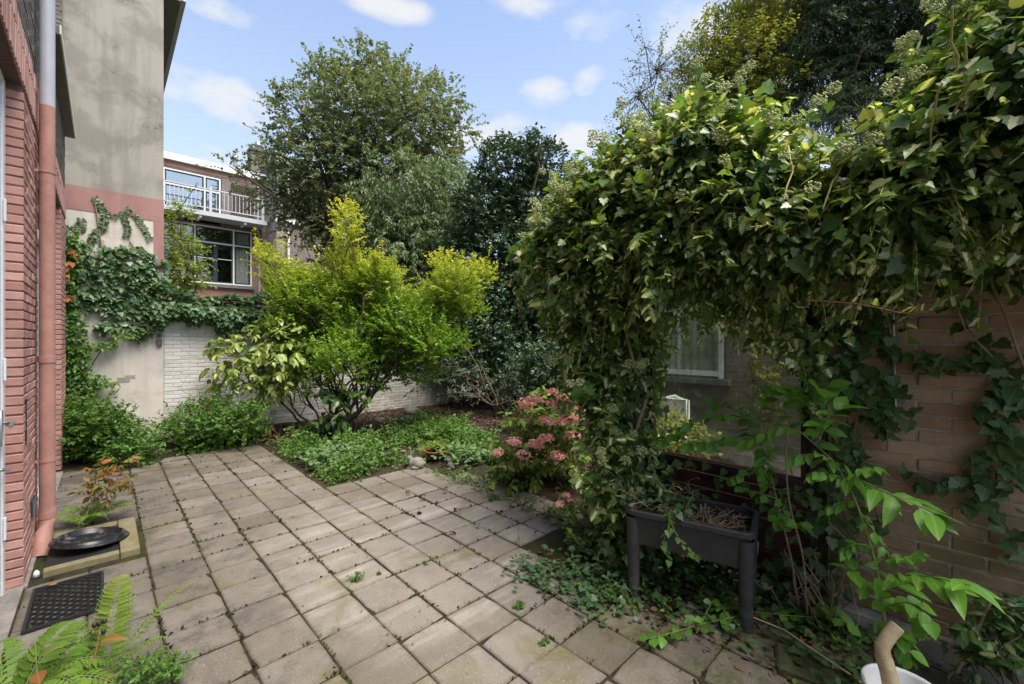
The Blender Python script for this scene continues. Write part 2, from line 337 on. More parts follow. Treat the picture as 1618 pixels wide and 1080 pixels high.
MT['L_ground'] = leafmat('ground_cover', [(.065, .14, .025), (.09, .19, .03), (.13, .24, .04), (.06, .12, .03)], .5, .33, .3)
MT['L_pale'] = leafmat('pale_ground_cover', [(.13, .21, .08), (.17, .26, .10), (.10, .19, .06)], .5, .3, .3)
MT['L_hyd'] = leafmat('hydrangea_leaf', [(.11, .20, .035), (.15, .26, .04), (.22, .29, .05), (.12, .20, .035), (.28, .28, .05)], .5, .33, .3)
MT['L_sap'] = leafmat('sapling_leaf', [(.10, .26, .025), (.13, .32, .03), (.16, .36, .04), (.09, .22, .03)], .42, .38, .4, rib=.2)
MT['L_fern'] = leafmat('fern_frond', [(.15, .27, .04), (.20, .33, .05), (.12, .22, .035)], .5, .38, .3, old=(.38, .36, .08), rib=0)
MT['L_litter'] = leafmat('fallen_leaves', [(.10, .05, .03), (.16, .08, .045), (.20, .12, .07), (.07, .04, .028), (.13, .05, .04)], .8, .05, .2, rib=0)
MT['L_red'] = leafmat('red_edged_leaf', [(.12, .20, .04), (.40, .10, .035), (.16, .24, .05), (.30, .16, .04)], .45, .3, .4)
MT['umbel'] = plain('ivy_flower_green', (.44, .47, .22), .7, .3, 30, .2)
MT['petal'] = leafmat('pink_petals', [(.88, .42, .37), (.90, .55, .49), (.82, .34, .30), (.86, .60, .50)], .6, .25, .25, rib=0, tint=(1.1, .9, .85))
MT['moss'] = leafmat('moss_tufts', [(.06, .065, .018), (.095, .10, .022), (.05, .036, .02), (.035, .025, .016), (.09, .12, .025)], .9, .1, .1, rib=0)

# ------------------------------------------------------------------ object helpers
def thing(name, label, cat, loc=(0, 0, 0), group=None):
    o = bpy.data.objects.new(name, None); COL.objects.link(o); o.location = loc; o.empty_display_size = .1
    o['label'] = label; o['category'] = cat
    if group: o['group'] = group
    o.matrix_world = Matrix.Translation(loc)
    return o
def structure(name):
    o = bpy.data.objects.new(name, None); COL.objects.link(o); o['kind'] = 'structure'; return o
def put(name, me, parent=None, mw=None, kind=None, label=None):
    o = bpy.data.objects.new(name, me); COL.objects.link(o)
    if parent is not None:
        o.parent = parent; o.matrix_parent_inverse = parent.matrix_world.inverted()
    if mw is not None: o.matrix_basis = mw
    if kind: o['kind'] = kind
    if label: o['label'] = label
    return o
def tag(o, label, cat, group=None):
    o['label'] = label; o['category'] = cat
    if group: o['group'] = group
    return o
class MB:
    def __init__(s): s.v = []; s.f = []
    def add(s, vs, fs):
        b = len(s.v); s.v += [tuple(map(float, p)) for p in vs]; s.f += [tuple(i+b for i in f) for f in fs]; return s
    def box(s, x0, x1, y0, y1, z0, z1, bev=0):
        if bev <= 0:
            return s.add([(x0, y0, z0), (x1, y0, z0), (x1, y1, z0), (x0, y1, z0), (x0, y0, z1), (x1, y0, z1), (x1, y1, z1), (x0, y1, z1)],
                         [(0, 3, 2, 1), (4, 5, 6, 7), (0, 1, 5, 4), (1, 2, 6, 5), (2, 3, 7, 6), (3, 0, 4, 7)])
        me = box_chamfer(x0, x1, y0, y1, z0, z1, bev); return s.add(*me)
    def tube(s, pts, r, n=6, cap=True):
        pts = [np.asarray(p, float) for p in pts]; m = len(pts)
        rs = r if hasattr(r, '__len__') else [r]*m
        vs = []; ref = np.array([.31, .57, .76])
        for i, p in enumerate(pts):
            d = pts[min(i+1, m-1)]-pts[max(i-1, 0)]; L = np.linalg.norm(d); d = d/L if L > 1e-9 else UP
            a = np.cross(d, ref); la = np.linalg.norm(a)
            if la < 1e-3: a = np.cross(d, np.array([1., 0, 0])); la = np.linalg.norm(a)
            a /= la; b = np.cross(d, a)
            for k in range(n):
                t = 2*math.pi*k/n; vs.append(p+rs[i]*(math.cos(t)*a+math.sin(t)*b))
        fs = [(i*n+k, i*n+(k+1) % n, (i+1)*n+(k+1) % n, (i+1)*n+k) for i in range(m-1) for k in range(n)]
        if cap:
            vs = vs+vs[:n]+vs[(m-1)*n:m*n]; fs += [tuple(m*n+k for k in range(n))[::-1], tuple((m+1)*n+k for k in range(n))]
        return s.add(vs, fs)
    def lathe(s, prof, c=(0, 0, 0), n=24, sx=1, sy=1):
        vs = []; m = len(prof)
        for r, z in prof:
            for k in range(n):
                t = 2*math.pi*k/n; vs.append((c[0]+sx*r*math.cos(t), c[1]+sy*r*math.sin(t), c[2]+z))
        fs = [(i*n+k, i*n+(k+1) % n, (i+1)*n+(k+1) % n, (i+1)*n+k) for i in range(m-1) for k in range(n)]
        return s.add(vs, fs)
    def mesh(s, name, mat, smooth=False):
        me = bpy.data.meshes.new(name); me.from_pydata(s.v, [], s.f); me.materials.append(mat)
        if smooth: me.polygons.foreach_set('use_smooth', [True]*len(me.polygons))
        me.update(); return me
    def obj(s, name, mat, parent=None, smooth=False, kind=None, label=None, mw=None):
        return put(name, s.mesh(name, mat, smooth), parent, mw, kind, label)
def box_chamfer(x0, x1, y0, y1, z0, z1, b):
    vs = []; fs = []; X = (x0, x1); Y = (y0, y1); Z = (z0, z1); idx = {}
    for i in range(2):
        for j in range(2):
            for k in range(2):
                sx, sy, sz = 1-2*i, 1-2*j, 1-2*k
                for ax in range(3):
                    p = [X[i]+sx*b, Y[j]+sy*b, Z[k]+sz*b]; p[ax] = (X, Y, Z)[ax][(i, j, k)[ax]]
                    idx[(i, j, k, ax)] = len(vs); vs.append(tuple(p))
    q = lambda *a: fs.append(tuple(idx[t] for t in a))
    for i in range(2):
        q(*[(i, j, k, 0) for j, k in ((0, 0), (1, 0), (1, 1), (0, 1))][::(1 if i else -1)])
        q(*[(j, i, k, 1) for j, k in ((0, 0), (1, 0), (1, 1), (0, 1))][::(-1 if i else 1)])
        q(*[(j, k, i, 2) for j, k in ((0, 0), (1, 0), (1, 1), (0, 1))][::(1 if i else -1)])
    for a in range(2):
        for b2 in range(2):
            q((0, a, b2, 1), (1, a, b2, 1), (1, a, b2, 2), (0, a, b2, 2))
            q((a, 0, b2, 0), (a, 1, b2, 0), (a, 1, b2, 2), (a, 0, b2, 2))
            q((a, b2, 0, 0), (a, b2, 1, 0), (a, b2, 1, 1), (a, b2, 0, 1))
    for i in range(2):
        for j in range(2):
            for k in range(2): q((i, j, k, 0), (i, j, k, 1), (i, j, k, 2))
    return vs, fs
def B(name, mat, parent, *boxes, bev=0, **kw):
    mb = MB()
    for b in boxes: mb.box(*b, bev=bev)
    return mb.obj(name, mat, parent, **kw)
def sub(name, mat, part, *boxes, bev=0): return B(name, mat, part, *boxes, bev=bev)

# ------------------------------------------------------------------ leaves
def _tmpl(v, f): return np.array(v, float), np.array(f, int)
def ovate(w=.30, fold=.09, tip=-.14):
    return _tmpl([(0, 0, 0), (-w, .32, fold), (-w*.8, .66, fold*.6), (0, 1, tip), (w*.8, .66, fold*.6), (w, .32, fold), (0, .5, .0)],
                 [(0, 5, 6), (5, 4, 6), (4, 3, 6), (3, 2, 6), (2, 1, 6), (1, 0, 6)])
def blade(w=.28): return _tmpl([(0, 0, 0), (-w, .45, .08), (0, 1, -.08), (w, .45, .08)], [(0, 3, 2), (0, 2, 1)])
def rich(w=.3, fold=.08, tip=-.22):
    """A smooth leaf for near plants: three stations each side of a curved midrib."""
    st = [(0, 0), (.12, .55), (.32, .98), (.55, .92), (.78, .55), (1, 0)]
    v = []; f = []
    for y, k in st:
        z = tip*y*y
        if k == 0: v.append((0, y, z))
        else: v += [(-w*k, y, z+fold*k), (0, y, z), (w*k, y, z+fold*k)]
    f += [(0, 3, 2), (0, 2, 1)]
    for i in range(3):
        a = 1+i*3; b = a+3
        f += [(a, a+1, b+1), (a, b+1, b), (a+1, a+2, b+2), (a+1, b+2, b+1)]
    f += [(10, 11, 13), (11, 12, 13)]
    return _tmpl(v, f)
def ivyleaf(n=5):
    if n == 5: o = [(0, .10), (.18, 0), (.38, .05), (.48, .26), (.34, .38), (.37, .58), (.20, .70), (0, 1.0)]
    else: o = [(0, .10), (.20, 0), (.42, .10), (.42, .32), (.26, .55), (.14, .78), (0, 1.0)]
    out = o + [(-x, y) for x, y in o[-2:0:-1]]
    v = [(x, y, .10*abs(x)*2-.20*max(0, y-.45)**1.5-.05*(abs(x) > .3)) for x, y in out] + [(0, .38, -.02)]
    k = len(out); return _tmpl(v, [(i, (i+1) % k, k) for i in range(k)][::-1] and [(k, i, (i+1) % k) for i in range(k)])
T = dict(ovate=ovate(), wide=ovate(.40, .07), long=ovate(.15, .05, -.3), blade=blade(), thin=blade(.10), round=ovate(.46, .05, -.05),
         rich=rich(), richlong=rich(.21, .06, -.25), richwide=rich(.40, .07, -.15), ivy=ivyleaf(5), heart=ivyleaf(3), needle=blade(.035), pinna=ovate(.13, .03, -.12))
def nrm(a): return a/np.maximum(np.linalg.norm(a, axis=-1, keepdims=True), 1e-9)
def rv(n): return nrm(rng.normal(size=(n, 3)))
class Leaves:
    """Positions, directions, normals and sizes of leaves gathered before they become meshes."""
    def __init__(s): s.a = []
    def add(s, P, D, N, S, tone=None):
        n = len(P); S = np.broadcast_to(np.asarray(S, float), (n,)).copy()
        tone = np.zeros(n) if tone is None else np.broadcast_to(np.asarray(tone, float), (n,)).copy()
        D = nrm(np.asarray(D, float)); N = np.asarray(N, float); N = nrm(N-(N*D).sum(-1, keepdims=True)*D)
        s.a.append((np.asarray(P, float), D, N, S, tone)); return s
    def get(s): return [np.concatenate([x[i] for x in s.a]) for i in range(5)]
def leaf_mesh(name, arr, tmpl, mat, bend=.6):
    P, D, N, S, tone = arr; tv, tf = T[tmpl]; n = len(P); k = len(tv); m = len(tf)
    Bx = np.cross(D, N); zz = (1+rng.normal(size=(n, 1, 1))*bend)
    V = P[:, None]+S[:, None, None]*(tv[None, :, 0:1]*Bx[:, None]+tv[None, :, 1:2]*D[:, None]+tv[None, :, 2:3]*zz*N[:, None])
    Fc = (tf[None]+(np.arange(n)*k)[:, None, None]).reshape(-1)
    me = bpy.data.meshes.new(name); me.vertices.add(n*k); me.vertices.foreach_set('co', V.reshape(-1).astype(np.float32))
    me.loops.add(len(Fc)); me.loops.foreach_set('vertex_index', Fc.astype(np.int32))
    me.polygons.add(n*m); me.polygons.foreach_set('loop_start', (np.arange(n*m)*3).astype(np.int32))
    try: me.polygons.foreach_set('loop_total', np.full(n*m, 3, np.int32))
    except Exception: pass
    me.polygons.foreach_set('use_smooth', np.ones(n*m, bool))
    uv = me.uv_layers.new(name='UVMap'); u = tv[tf.reshape(-1)][:, :2]+np.array([.5, 0]); uv.data.foreach_set('uv', np.tile(u, (n, 1)).reshape(-1).astype(np.float32))
    for nm, val in (('rnd', rng.random(n)), ('tone', tone)):
        at_ = me.attributes.new(nm, 'FLOAT', 'FACE'); at_.data.foreach_set('value', np.repeat(val, m).astype(np.float32))
    me.materials.append(mat); me.update(); me.validate(); return me
_one = {}
def one_leaf(tmpl, mat, var, tone=0.0):
    key = (tmpl, mat.name, var, tone)
    if key not in _one:
        z = np.array([[0, 0, 0.]]); tv = T[tmpl][0].copy(); T['_tmp'] = (tv*np.array([1, 1, (.5, 1.0, 1.6)[var]]), T[tmpl][1])
        me = leaf_mesh('leaf', (z, np.array([[0, 1., 0]]), np.array([[0, 0, 1.]]), np.array([1.]), np.array([tone])), '_tmp', mat, 0)
        me.attributes['rnd'].data.foreach_set('value', np.zeros(len(me.polygons), np.float32)); _one[key] = me
    return _one[key]
def foliage(lv, tmpl, mat, parent, heroes=0, name='foliage', bend=.6, leafname='leaf'):
    """Most visible leaves become parts of their own, the rest one mesh."""
    arr = lv.get() if isinstance(lv, Leaves) else lv
    n = len(arr[0]); hero = np.zeros(n, bool)
    if heroes:
        q = proj(arr[0]+arr[1]*arr[3][:, None]*.5); ok = (q[:, 2] > .3) & (q[:, 0] > 0) & (q[:, 0] < 1618) & (q[:, 1] > 0) & (q[:, 1] < 1080)
        cell = (q[:, 0]//9).astype(int)*1000+(q[:, 1]//9).astype(int); near = {}
        for i in np.where(ok)[0][np.argsort(q[ok, 2])]: near.setdefault(cell[i], i)
        cand = np.array(sorted(near.values(), key=lambda i: -arr[3][i]/q[i, 2]), int)[:heroes]; hero[cand] = True
        for c, i in enumerate(cand):
            P, D, N, S = arr[0][i], arr[1][i], arr[2][i], arr[3][i]; X = np.cross(D, N)
            mw = Matrix([[X[r]*S, D[r]*S, N[r]*S, P[r]] for r in range(3)]+[[0, 0, 0, 1]])
            put(leafname, one_leaf(tmpl, mat, c % 3, round(float(arr[4][i])*4)/4), parent, mw)
    if (~hero).sum():
        rest = [a[~hero] for a in arr]
        put(name, leaf_mesh(name, rest, tmpl, mat, bend), parent, kind='stuff')
def twigs(base, dirs, length, n, size, droop=.3, spread=.8, jit=.35, tone=None, start=.15):
    """Alternate leaves along straight-ish twigs; everything vectorised. Returns Leaves args and twig tips."""
    M = len(base); length = np.broadcast_to(length, (M,)); t = start+(1-start)*(np.arange(n)+.5)/n
    dirs = nrm(dirs); side = nrm(np.cross(dirs, rv(M)*.4+UP)); sgn = np.where(np.arange(n) % 2 == 0, 1., -1.)
    sag = np.zeros((M, n, 3)); sag[..., 2] = -(t**2)[None]*length[:, None]*droop*.5
    P = base[:, None]+dirs[:, None]*(t[None, :, None]*length[:, None, None])+sag
    D = dirs[:, None]*.55+side[:, None]*(sgn[None, :, None]*spread)+rng.normal(size=(M, n, 3))*jit; D[..., 2] -= droop
    Nn = UP*.9+rng.normal(size=(M, n, 3))*.5+dirs[:, None]*.2
    S = np.broadcast_to(size, (M,))[:, None]*rng.uniform(.65, 1.2, (M, n))
    tn = np.zeros((M, n)) if tone is None else np.clip(np.broadcast_to(tone, (M,))[:, None]*(.35+.9*t[None]), 0, 1)
    tips = base+dirs*length[:, None]; tips[:, 2] -= length*droop*.5
    return (P.reshape(-1, 3), D.reshape(-1, 3), Nn.reshape(-1, 3), S.reshape(-1), tn.reshape(-1)), tips
def in_blobs(blobs, n, lo=.45, up=.3, keep=None):
    """Points in a union of ellipsoids (x,y,z,rx,ry,rz), more of them near the skin; with outward directions."""
    b = np.asarray(blobs, float); vol = (b[:, 3]*b[:, 4]*b[:, 5])**.75; i = rng.choice(len(b), n, p=vol/vol.sum())
    u = rv(n); r = lo+(1-lo)*rng.random(n)**.7
    P = b[i, :3]+u*b[i, 3:]*r[:, None]; D = nrm(u*.9+rv(n)*.5+UP*up)
    return P, D
def pb(lst, depth, jit=.0, flat=1.0):
    """Crown clumps: (x, y, radius) as they lie in the view at a distance, made into world ellipsoids with their own depth."""
    out = []
    for e in lst:
        x, y, r = e[:3]; d = depth+(e[3] if len(e) > 3 else rng.uniform(-jit, jit)); p = at(x, y, d); s = r*d/F_PX
        out.append((*p, s, s*flat, s*.9))
    return out
def curve(a, b, sag=0.0, n=6, wob=.04):
    a = np.asarray(a, float); b = np.asarray(b, float); L = np.linalg.norm(b-a); t = np.linspace(0, 1, n)
    p = a[None]*(1-t[:, None])+b[None]*t[:, None]
    p[:, 2] += sag*L*np.sin(math.pi*t)
    if n > 2: p[1:-1] += rng.normal(size=(n-2, 3))*wob*L
    return p
def limbs(mb, base, centers, r0, tip=.012, lean=None, fork=.45, n=7, stems=1, fans=None, fan_r=.008):
    """A trunk (or a few stems) dividing into limbs that reach the crown clumps, then thin branches."""
    base = np.asarray(base, float); C = np.asarray(centers)[:, :3]; mean = C.mean(0)
    top = base+(mean-base)*np.array([.75, .75, fork]) if lean is None else np.asarray(lean, float)
    trunks = []
    for s in range(stems):
        off = rng.normal(size=3)*np.array([1, 1, .1])*(min(.10, r0*2.2) if stems > 1 else 0)
        bt = base+off*np.array([1, 1, 0]); tp = top+off*4
        p = curve(bt, tp, 0, 7, .025); rr = r0/(stems**.5)
        mb.tube(p, list(np.linspace(rr*1.15, rr*.7, 7)), 8); trunks.append((p, rr))
    for c in C:
        p, rr = trunks[rng.integers(stems)]; k = rng.uniform(.55, 1.0); q = p[int(k*6)]
        mb.tube(curve(q, c, .08, n, .05), list(np.linspace(rr*.5, tip, n)), 5)
    if fans is not None:
        d = np.linalg.norm(fans[:, None]-C[None], axis=-1).argmin(1)
        for f, k in zip(fans, d): mb.tube(curve(C[k], f, .04, 4, .06), list(np.linspace(fan_r, fan_r*.35, 4)), 3, False)
    return mb
def plant(name, label, cat, base, blobs, mat, tmpl, n_twig, twig_len, per, size, droop=.3, lo=.45, up=.3, bark='bark', r0=.05, stems=1, fork=.45,
          heroes=0, group=None, fans=.12, tip=.010, fan_r=.008, tone=None, spread=.8, lean=None, crown='crown', trunk='trunk', bend=.6, low_cut=None, sprays=None):
    root = thing(name, label, cat, tuple(base), group)
    P, D = in_blobs(blobs, n_twig, lo, up)
    if low_cut is not None: k = P[:, 2] > low_cut; P, D = P[k], D[k]
    tn = tone(P) if tone else None
    lv, tips = twigs(P, D, twig_len*rng.uniform(.6, 1.3, len(P)), per, size, droop, spread, tone=tn)
    if sprays:
        ns, sl, sp_ = sprays; i = rng.choice(len(P), ns, p=(lambda w_: w_/w_.sum())(np.exp((P[:, 2]-P[:, 2].max())*2.5/np.ptp(P[:, 2]))))
        l2, t2 = twigs(P[i], nrm(D[i]*.8+UP*.8+rng.normal(size=(ns, 3))*.25), sl*rng.uniform(.6, 1.3, ns), sp_, size*.95, droop, spread, tone=None if tn is None else np.clip(tn[i]+.25, 0, 1)); lv = tuple(np.concatenate([a_, b_]) for a_, b_ in zip(lv, l2))
    mb = MB(); k = rng.random(len(P)) < fans
    limbs(mb, base, blobs, r0, tip, stems=stems, fork=fork, fans=P[k], fan_r=fan_r, lean=lean)
    for p, q in zip(P[k], tips[k]): mb.tube([p, (p+q)/2, q], [fan_r*.35, fan_r*.28, fan_r*.15], 3, False)
    mb.obj(trunk, MT[bark], root, True)
    foliage(Leaves().add(*lv), tmpl, MT[mat], root, heroes, crown, bend)
    return root

# ------------------------------------------------------------------ bricks and slabs
def piece_mesh(name, L, D, H, mat, seed, bev=.004, rough=.0015):
    vs, fs = box_chamfer(-L/2, L/2, 0, D, -H/2, H/2, bev); r = random.Random(seed)
    vs = [(x+r.uniform(-rough, rough), y+r.uniform(-rough, rough), z+r.uniform(-rough, rough)) for x, y, z in vs]
    return MB().add(vs, fs).mesh(name, mat)
def brickwork(parent, origin, ux, nout, spans, L, H, joint, mat, depth=.03, proud=.006, limit=300, bond=.5, jitter=.002, rough=.0015, name='brick', rest='brickwork'):
    """Running-bond bricks as separate pieces on a wall face. spans(z0,z1) gives the stretches to fill at a course."""
    ux = np.array(ux, float); no = np.array(nout, float); o = np.array(origin, float)
    ms = [piece_mesh(name, L, depth, H, mat, i, .004, rough) for i in range(4)]; todo = []
    zc = joint/2+H/2; c = 0
    while True:
        sp = spans(zc-H/2, zc+H/2)
        if sp is None: break
        for s0, s1 in sp:
            off = (L+joint)*bond*(c % 2); k = math.floor((s0-off)/(L+joint)); a = off+k*(L+joint)
            while a < s1:
                b0, b1 = max(a, s0)+joint*.0, min(a+L, s1)
                if b1-b0 > .03: todo.append((b0, b1, zc))
                a += L+joint
        zc += H+joint; c += 1
    Pm = np.array([o+ux*((a+b)/2)+UP*z for a, b, z in todo]); q = proj(Pm); vis = (q[:, 2] > .2) & (q[:, 0] > -60) & (q[:, 0] < 1680) & (q[:, 1] > -40) & (q[:, 1] < 1120)
    score = np.where(vis, 1/np.maximum(q[:, 2], .2), 0)+1e-6; pick = set(np.argsort(-score)[:limit]) ; mb = MB()
    for i, (a, b, z) in enumerate(todo):
        pos = Pm[i]+no*(proud+rng.uniform(-jitter, jitter)); sc = (b-a)/L
        e = Matrix.Rotation(rng.normal()*.004, 4, 'Y') @ Matrix.Rotation(rng.normal()*.006, 4, 'X')
        mw = Matrix([[ux[r], -no[r], UP[r], pos[r]] for r in range(3)]+[[0, 0, 0, 1]]) @ e @ Matrix.Diagonal((sc, 1, 1, 1))
        me = ms[i % 4]
        if i in pick and vis[i]: put(name, me, parent, mw)
        else: mb.add([mw @ v.co for v in me.vertices], [tuple(p.vertices) for p in me.polygons])
    if mb.v: mb.obj(rest, mat, parent, kind='stuff')

# ================================================================== GROUND AND PATIO
gr = B('ground', MT['ground'], None, (-140, 160, -60, 220, -.6, -.16)); gr['kind'] = 'structure'
def soil():
    nx, ny = 130, 110; xs = np.linspace(-.6, 9.5, nx); ys = np.linspace(-1.6, 9.2, ny); X, Yv = np.meshgrid(xs, ys, indexing='ij')
    bed = 1/(1+np.exp(-((np.minimum(X-1.9, Yv-4.9))*5)))               # the bed rises a little beyond the slabs
    bed = np.maximum(bed, 1/(1+np.exp(-(X-3.25)*8))*(Yv > 2.2))
    bed = np.maximum(bed, 1/(1+np.exp(-(Yv-7.75)*6)))
    Z = -.045+bed*.075+rng.normal(size=X.shape)*.006+.02*np.sin(X*2.1+1)*np.cos(Yv*1.7)*bed
    v = np.stack([X, Yv, Z], -1).reshape(-1, 3); f = [(i*ny+j, (i+1)*ny+j, (i+1)*ny+j+1, i*ny+j+1) for i in range(nx-1) for j in range(ny-1)]
    me = bpy.data.meshes.new('garden_soil'); me.from_pydata(v.tolist(), [], f); me.materials.append(MT['soil']); me.polygons.foreach_set('use_smooth', [True]*len(f))
    o = put('garden_soil', me); o['kind'] = 'structure'
soil()
PITCH = .3024
patio = structure('patio')
bedv = [(-.47, -.8), (2.7, -.8), (2.6, 1.7), (3.05, 2.3), (3.3, 4.0), (2.95, 4.9), (1.85, 4.95), (1.80, 7.75), (-.47, 7.9)]
mb = MB().add([(x, y, -.0085) for x, y in bedv]+[(x, y, -.10) for x, y in bedv], [tuple(range(9))]+[(i, (i+9), (i+1) % 9+9, (i+1) % 9) for i in range(9)])
mb.obj('sand_joint', MT['joint'], patio)
def tile_mesh(i, s=.2974, h=.05):
    r = random.Random(50+i); out = []
    for k in range(4):
        c, sn = round(math.cos(k*math.pi/2)), round(math.sin(k*math.pi/2))
        ch = .003+(r.uniform(.006, .020) if r.random() < .35 else 0)
        for u in (-.5*s+ch, -.5*s+s*r.uniform(.25, .4), -.5*s+s*r.uniform(.6, .75)):
            a, b = u, -.5*s+r.uniform(.0, .0028); out.append((a*c-b*sn, a*sn+b*c))
    n = len(out); g = lambda q, d: (q[0]*(1-d/(.5*s)), q[1]*(1-d/(.5*s)))
    v = [(*q, -h/2) for q in out]+[(*q, h/2-.005) for q in out]+[(*g(q, .004+r.uniform(0, .003)), h/2+r.uniform(-.0008, .0008)) for q in out]
    f = [tuple(range(2*n, 3*n))]+[(j*n+k, j*n+(k+1) % n, (j+1)*n+(k+1) % n, (j+1)*n+k) for j in range(2) for k in range(n)]
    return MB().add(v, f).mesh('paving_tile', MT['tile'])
tl = [tile_mesh(i) for i in range(10)]
tiles = []
for k in range(-2, 10):
    x = (k+.77+.5)*PITCH
    for m in range(-3, 26):
        y = (m+.88+.5)*PITCH
        if x < -.4: continue
        if x < 1.80: ok = y < 7.62-(.12 if k % 2 else 0)
        else: ok = y < 4.95 and x < 3.2-.55*max(0, y-4.0)-.0
        if y < 2.3: ok = ok and x < (2.9 if y > 1.5 else 2.55)
        if 1.05 < y < 2.3 and x > 2.35: ok = False
        if y < 1.05: ok = 1.80 <= x < 2.95 or x < 1.80
        if -.36 < x < .22 and 4.32 < y < 5.1: ok = False
        if ok: tiles.append((x, y))
tiles.sort(key=lambda p: p[0]*FWD[0]+p[1]*FWD[1])
for i, (x, y) in enumerate(tiles):
    low = .0
    if y < 2.2 and x > 1.9: low = -.003*rng.random()
    mw = Matrix.Translation((x+rng.normal()*.0015, y+rng.normal()*.0015, low+float(np.clip(rng.normal()*.0022, -.0035, .0035)))) @ Matrix.Rotation(rng.normal()*.007, 4, 'Z') @ Matrix.Rotation(rng.normal()*.005, 4, 'X') @ Matrix.Rotation(rng.normal()*.005, 4, 'Y')
    mw = mw @ Matrix.Rotation(math.pi/2*rng.integers(4), 4, 'Z') @ Matrix.Translation((0, 0, -.025))
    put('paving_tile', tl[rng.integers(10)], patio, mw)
# moss, crumbs and seedlings in the joints: nobody could count them
def joints():
    lv = Leaves(); n = 5200
    n = 9000; hor = rng.random(n) < .5; K = rng.integers(-1, 10, n); Mm = rng.integers(0, 25, n)
    X = np.where(hor, rng.uniform(-.35, 3.1, n), (K+.77)*PITCH); Yv = np.where(hor, (Mm+.88)*PITCH, rng.uniform(.2, 7.6, n))
    clump = np.sin(X*5.1+Yv*2.3)+np.sin(X*2.2-Yv*6.1)+rng.normal(size=n)*.7
    k = (clump > .3) & ((X < 1.8) | (Yv < 4.9)) & ~((X < 1.2) & (Yv > 7.3)); X, Yv = X[k], Yv[k]; n = len(X)
    P = np.stack([X+rng.normal(size=n)*.006, Yv+rng.normal(size=n)*.006, np.full(n, -.004)], -1)
    lv.add(P, rv(n)+UP*1.0, rv(n), rng.uniform(.009, .026, n))
    put('joint_moss', leaf_mesh('joint_moss', lv.get(), 'wide', MT['moss']), patio, kind='stuff')
joints()
def scatter(name, n, area, mat, tmpl, size, parent=None, z=.004, tilt=.25, kind='stuff', dens=None):
    x0, x1, y0, y1 = area; X = rng.uniform(x0, x1, n); Yv = rng.uniform(y0, y1, n)
    if dens is not None: k = dens(X, Yv) > rng.random(n); X, Yv = X[k], Yv[k]
    n = len(X); P = np.stack([X, Yv, np.full(n, z)+rng.random(n)*.012], -1); D = rv(n); D[:, 2] *= tilt
    o = put(name, leaf_mesh(name, Leaves().add(P, D, UP+rv(n)*.5, rng.uniform(*size, n)).get(), tmpl, mat), parent, kind=kind); return o
scatter('leaf_litter', 8500, (1.9, 8.6, 2.3, 8.9), MT['L_litter'], 'ovate', (.03, .09), z=.035, tilt=.45, dens=lambda x, y: np.where((y > 6.0) | (x > 4.2), .8, .12)*np.where((x < 3.3) & (y < 4.9), .25, 1))
scatter('patio_crumbs', 700, (-.3, 3.1, .4, 7.3), MT['L_litter'], 'blade', (.006, .022), z=.002, tilt=.2, dens=lambda x, y: np.where((x < 1.8) | (y < 4.8), .7, 0))
scatter('planter_side_litter', 420, (2.2, 3.1, .1, 2.2), MT['L_litter'], 'ovate', (.02, .06), z=.0, tilt=.3)
B('concrete_slab', MT['slab'], patio, (-.47, -.376, -.8, 4.2, -.09, .006))
B('door_step', MT['slab'], patio, (-.47, -.36, 4.205, 7.6, -.09, .004))

# ================================================================== THE HOUSE ON THE LEFT
house = thing('brick_house', 'pink painted brick house with grey brickwork above, rising along the left edge', 'house', (-.45, 4.6, 0))
HX = -.38; HEAD = 3.27
B('wall_core', MT['pink_joint'], house, (-1.0, HX-.008, 4.24, 5.10, 0, HEAD)); B('wall_core', MT['pink_joint'], house, (-1.0, HX-.008, 7.70, 8.60, 0, HEAD))
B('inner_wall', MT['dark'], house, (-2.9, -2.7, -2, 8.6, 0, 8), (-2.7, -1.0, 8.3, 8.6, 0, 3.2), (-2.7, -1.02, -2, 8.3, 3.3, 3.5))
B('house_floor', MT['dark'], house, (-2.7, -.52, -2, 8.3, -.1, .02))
B('upper_wall', MT['grey_joint'], house, (-1.0, HX-.012, -1.2, 6.45, 3.62, 9.5), (-1.0, HX-.014, 6.45, 8.60, 3.62, 4.42))
B('painted_lintel', MT['pink_joint'], house, (-1.0, HX-.009, -1.2, 8.60, HEAD+.0015, 3.618))
BL, BH, BJ = .205, .051, .011
def pier(z0, z1): return None if z1 > HEAD else [(0, .86)]
brickwork(house, (HX-.008, 4.24, 0), (0, 1, 0), (1, 0, 0), pier, BL, BH, BJ, MT['pink_brick'], limit=205, proud=.007)
def rev(z0, z1): return None if z1 > HEAD else [(0, .092)]
brickwork(house, (HX+.001, 4.24, 0), (-1, 0, 0), (0, -1, 0), rev, .30, BH, BJ, MT['pink_brick'], limit=60, proud=.005, rest='reveal_bricks', bond=0)
def far_pier(z0, z1): return None if z1 > HEAD else [(0, .9)]
brickwork(house, (HX-.008, 7.70, 0), (0, 1, 0), (1, 0, 0), far_pier, BL, BH, BJ, MT['pink_brick'], limit=0, rest='far_pier_bricks')
brickwork(house, (HX+.001, 7.70, 0), (-1, 0, 0), (0, -1, 0), lambda a, b: None if b > HEAD else [(0, .12)], .30, BH, BJ, MT['pink_brick'], limit=30, bond=0, proud=.004, rest='far_reveal_bricks')
def soldiers():
    mb = MB(); y = -.3
    while y < 8.5:
        for z0, z1 in ((HEAD+.004, HEAD+.214), (HEAD+.225, HEAD+.343)):
            p = rng.normal()*.002; vs, fs = box_chamfer(HX-.10, HX+.004+p, y, y+.053, z0, z1, .004); mb.add(vs, fs)
        y += .064
    mb.obj('lintel_bricks', MT['pink_brick'], house, kind='stuff')
soldiers()
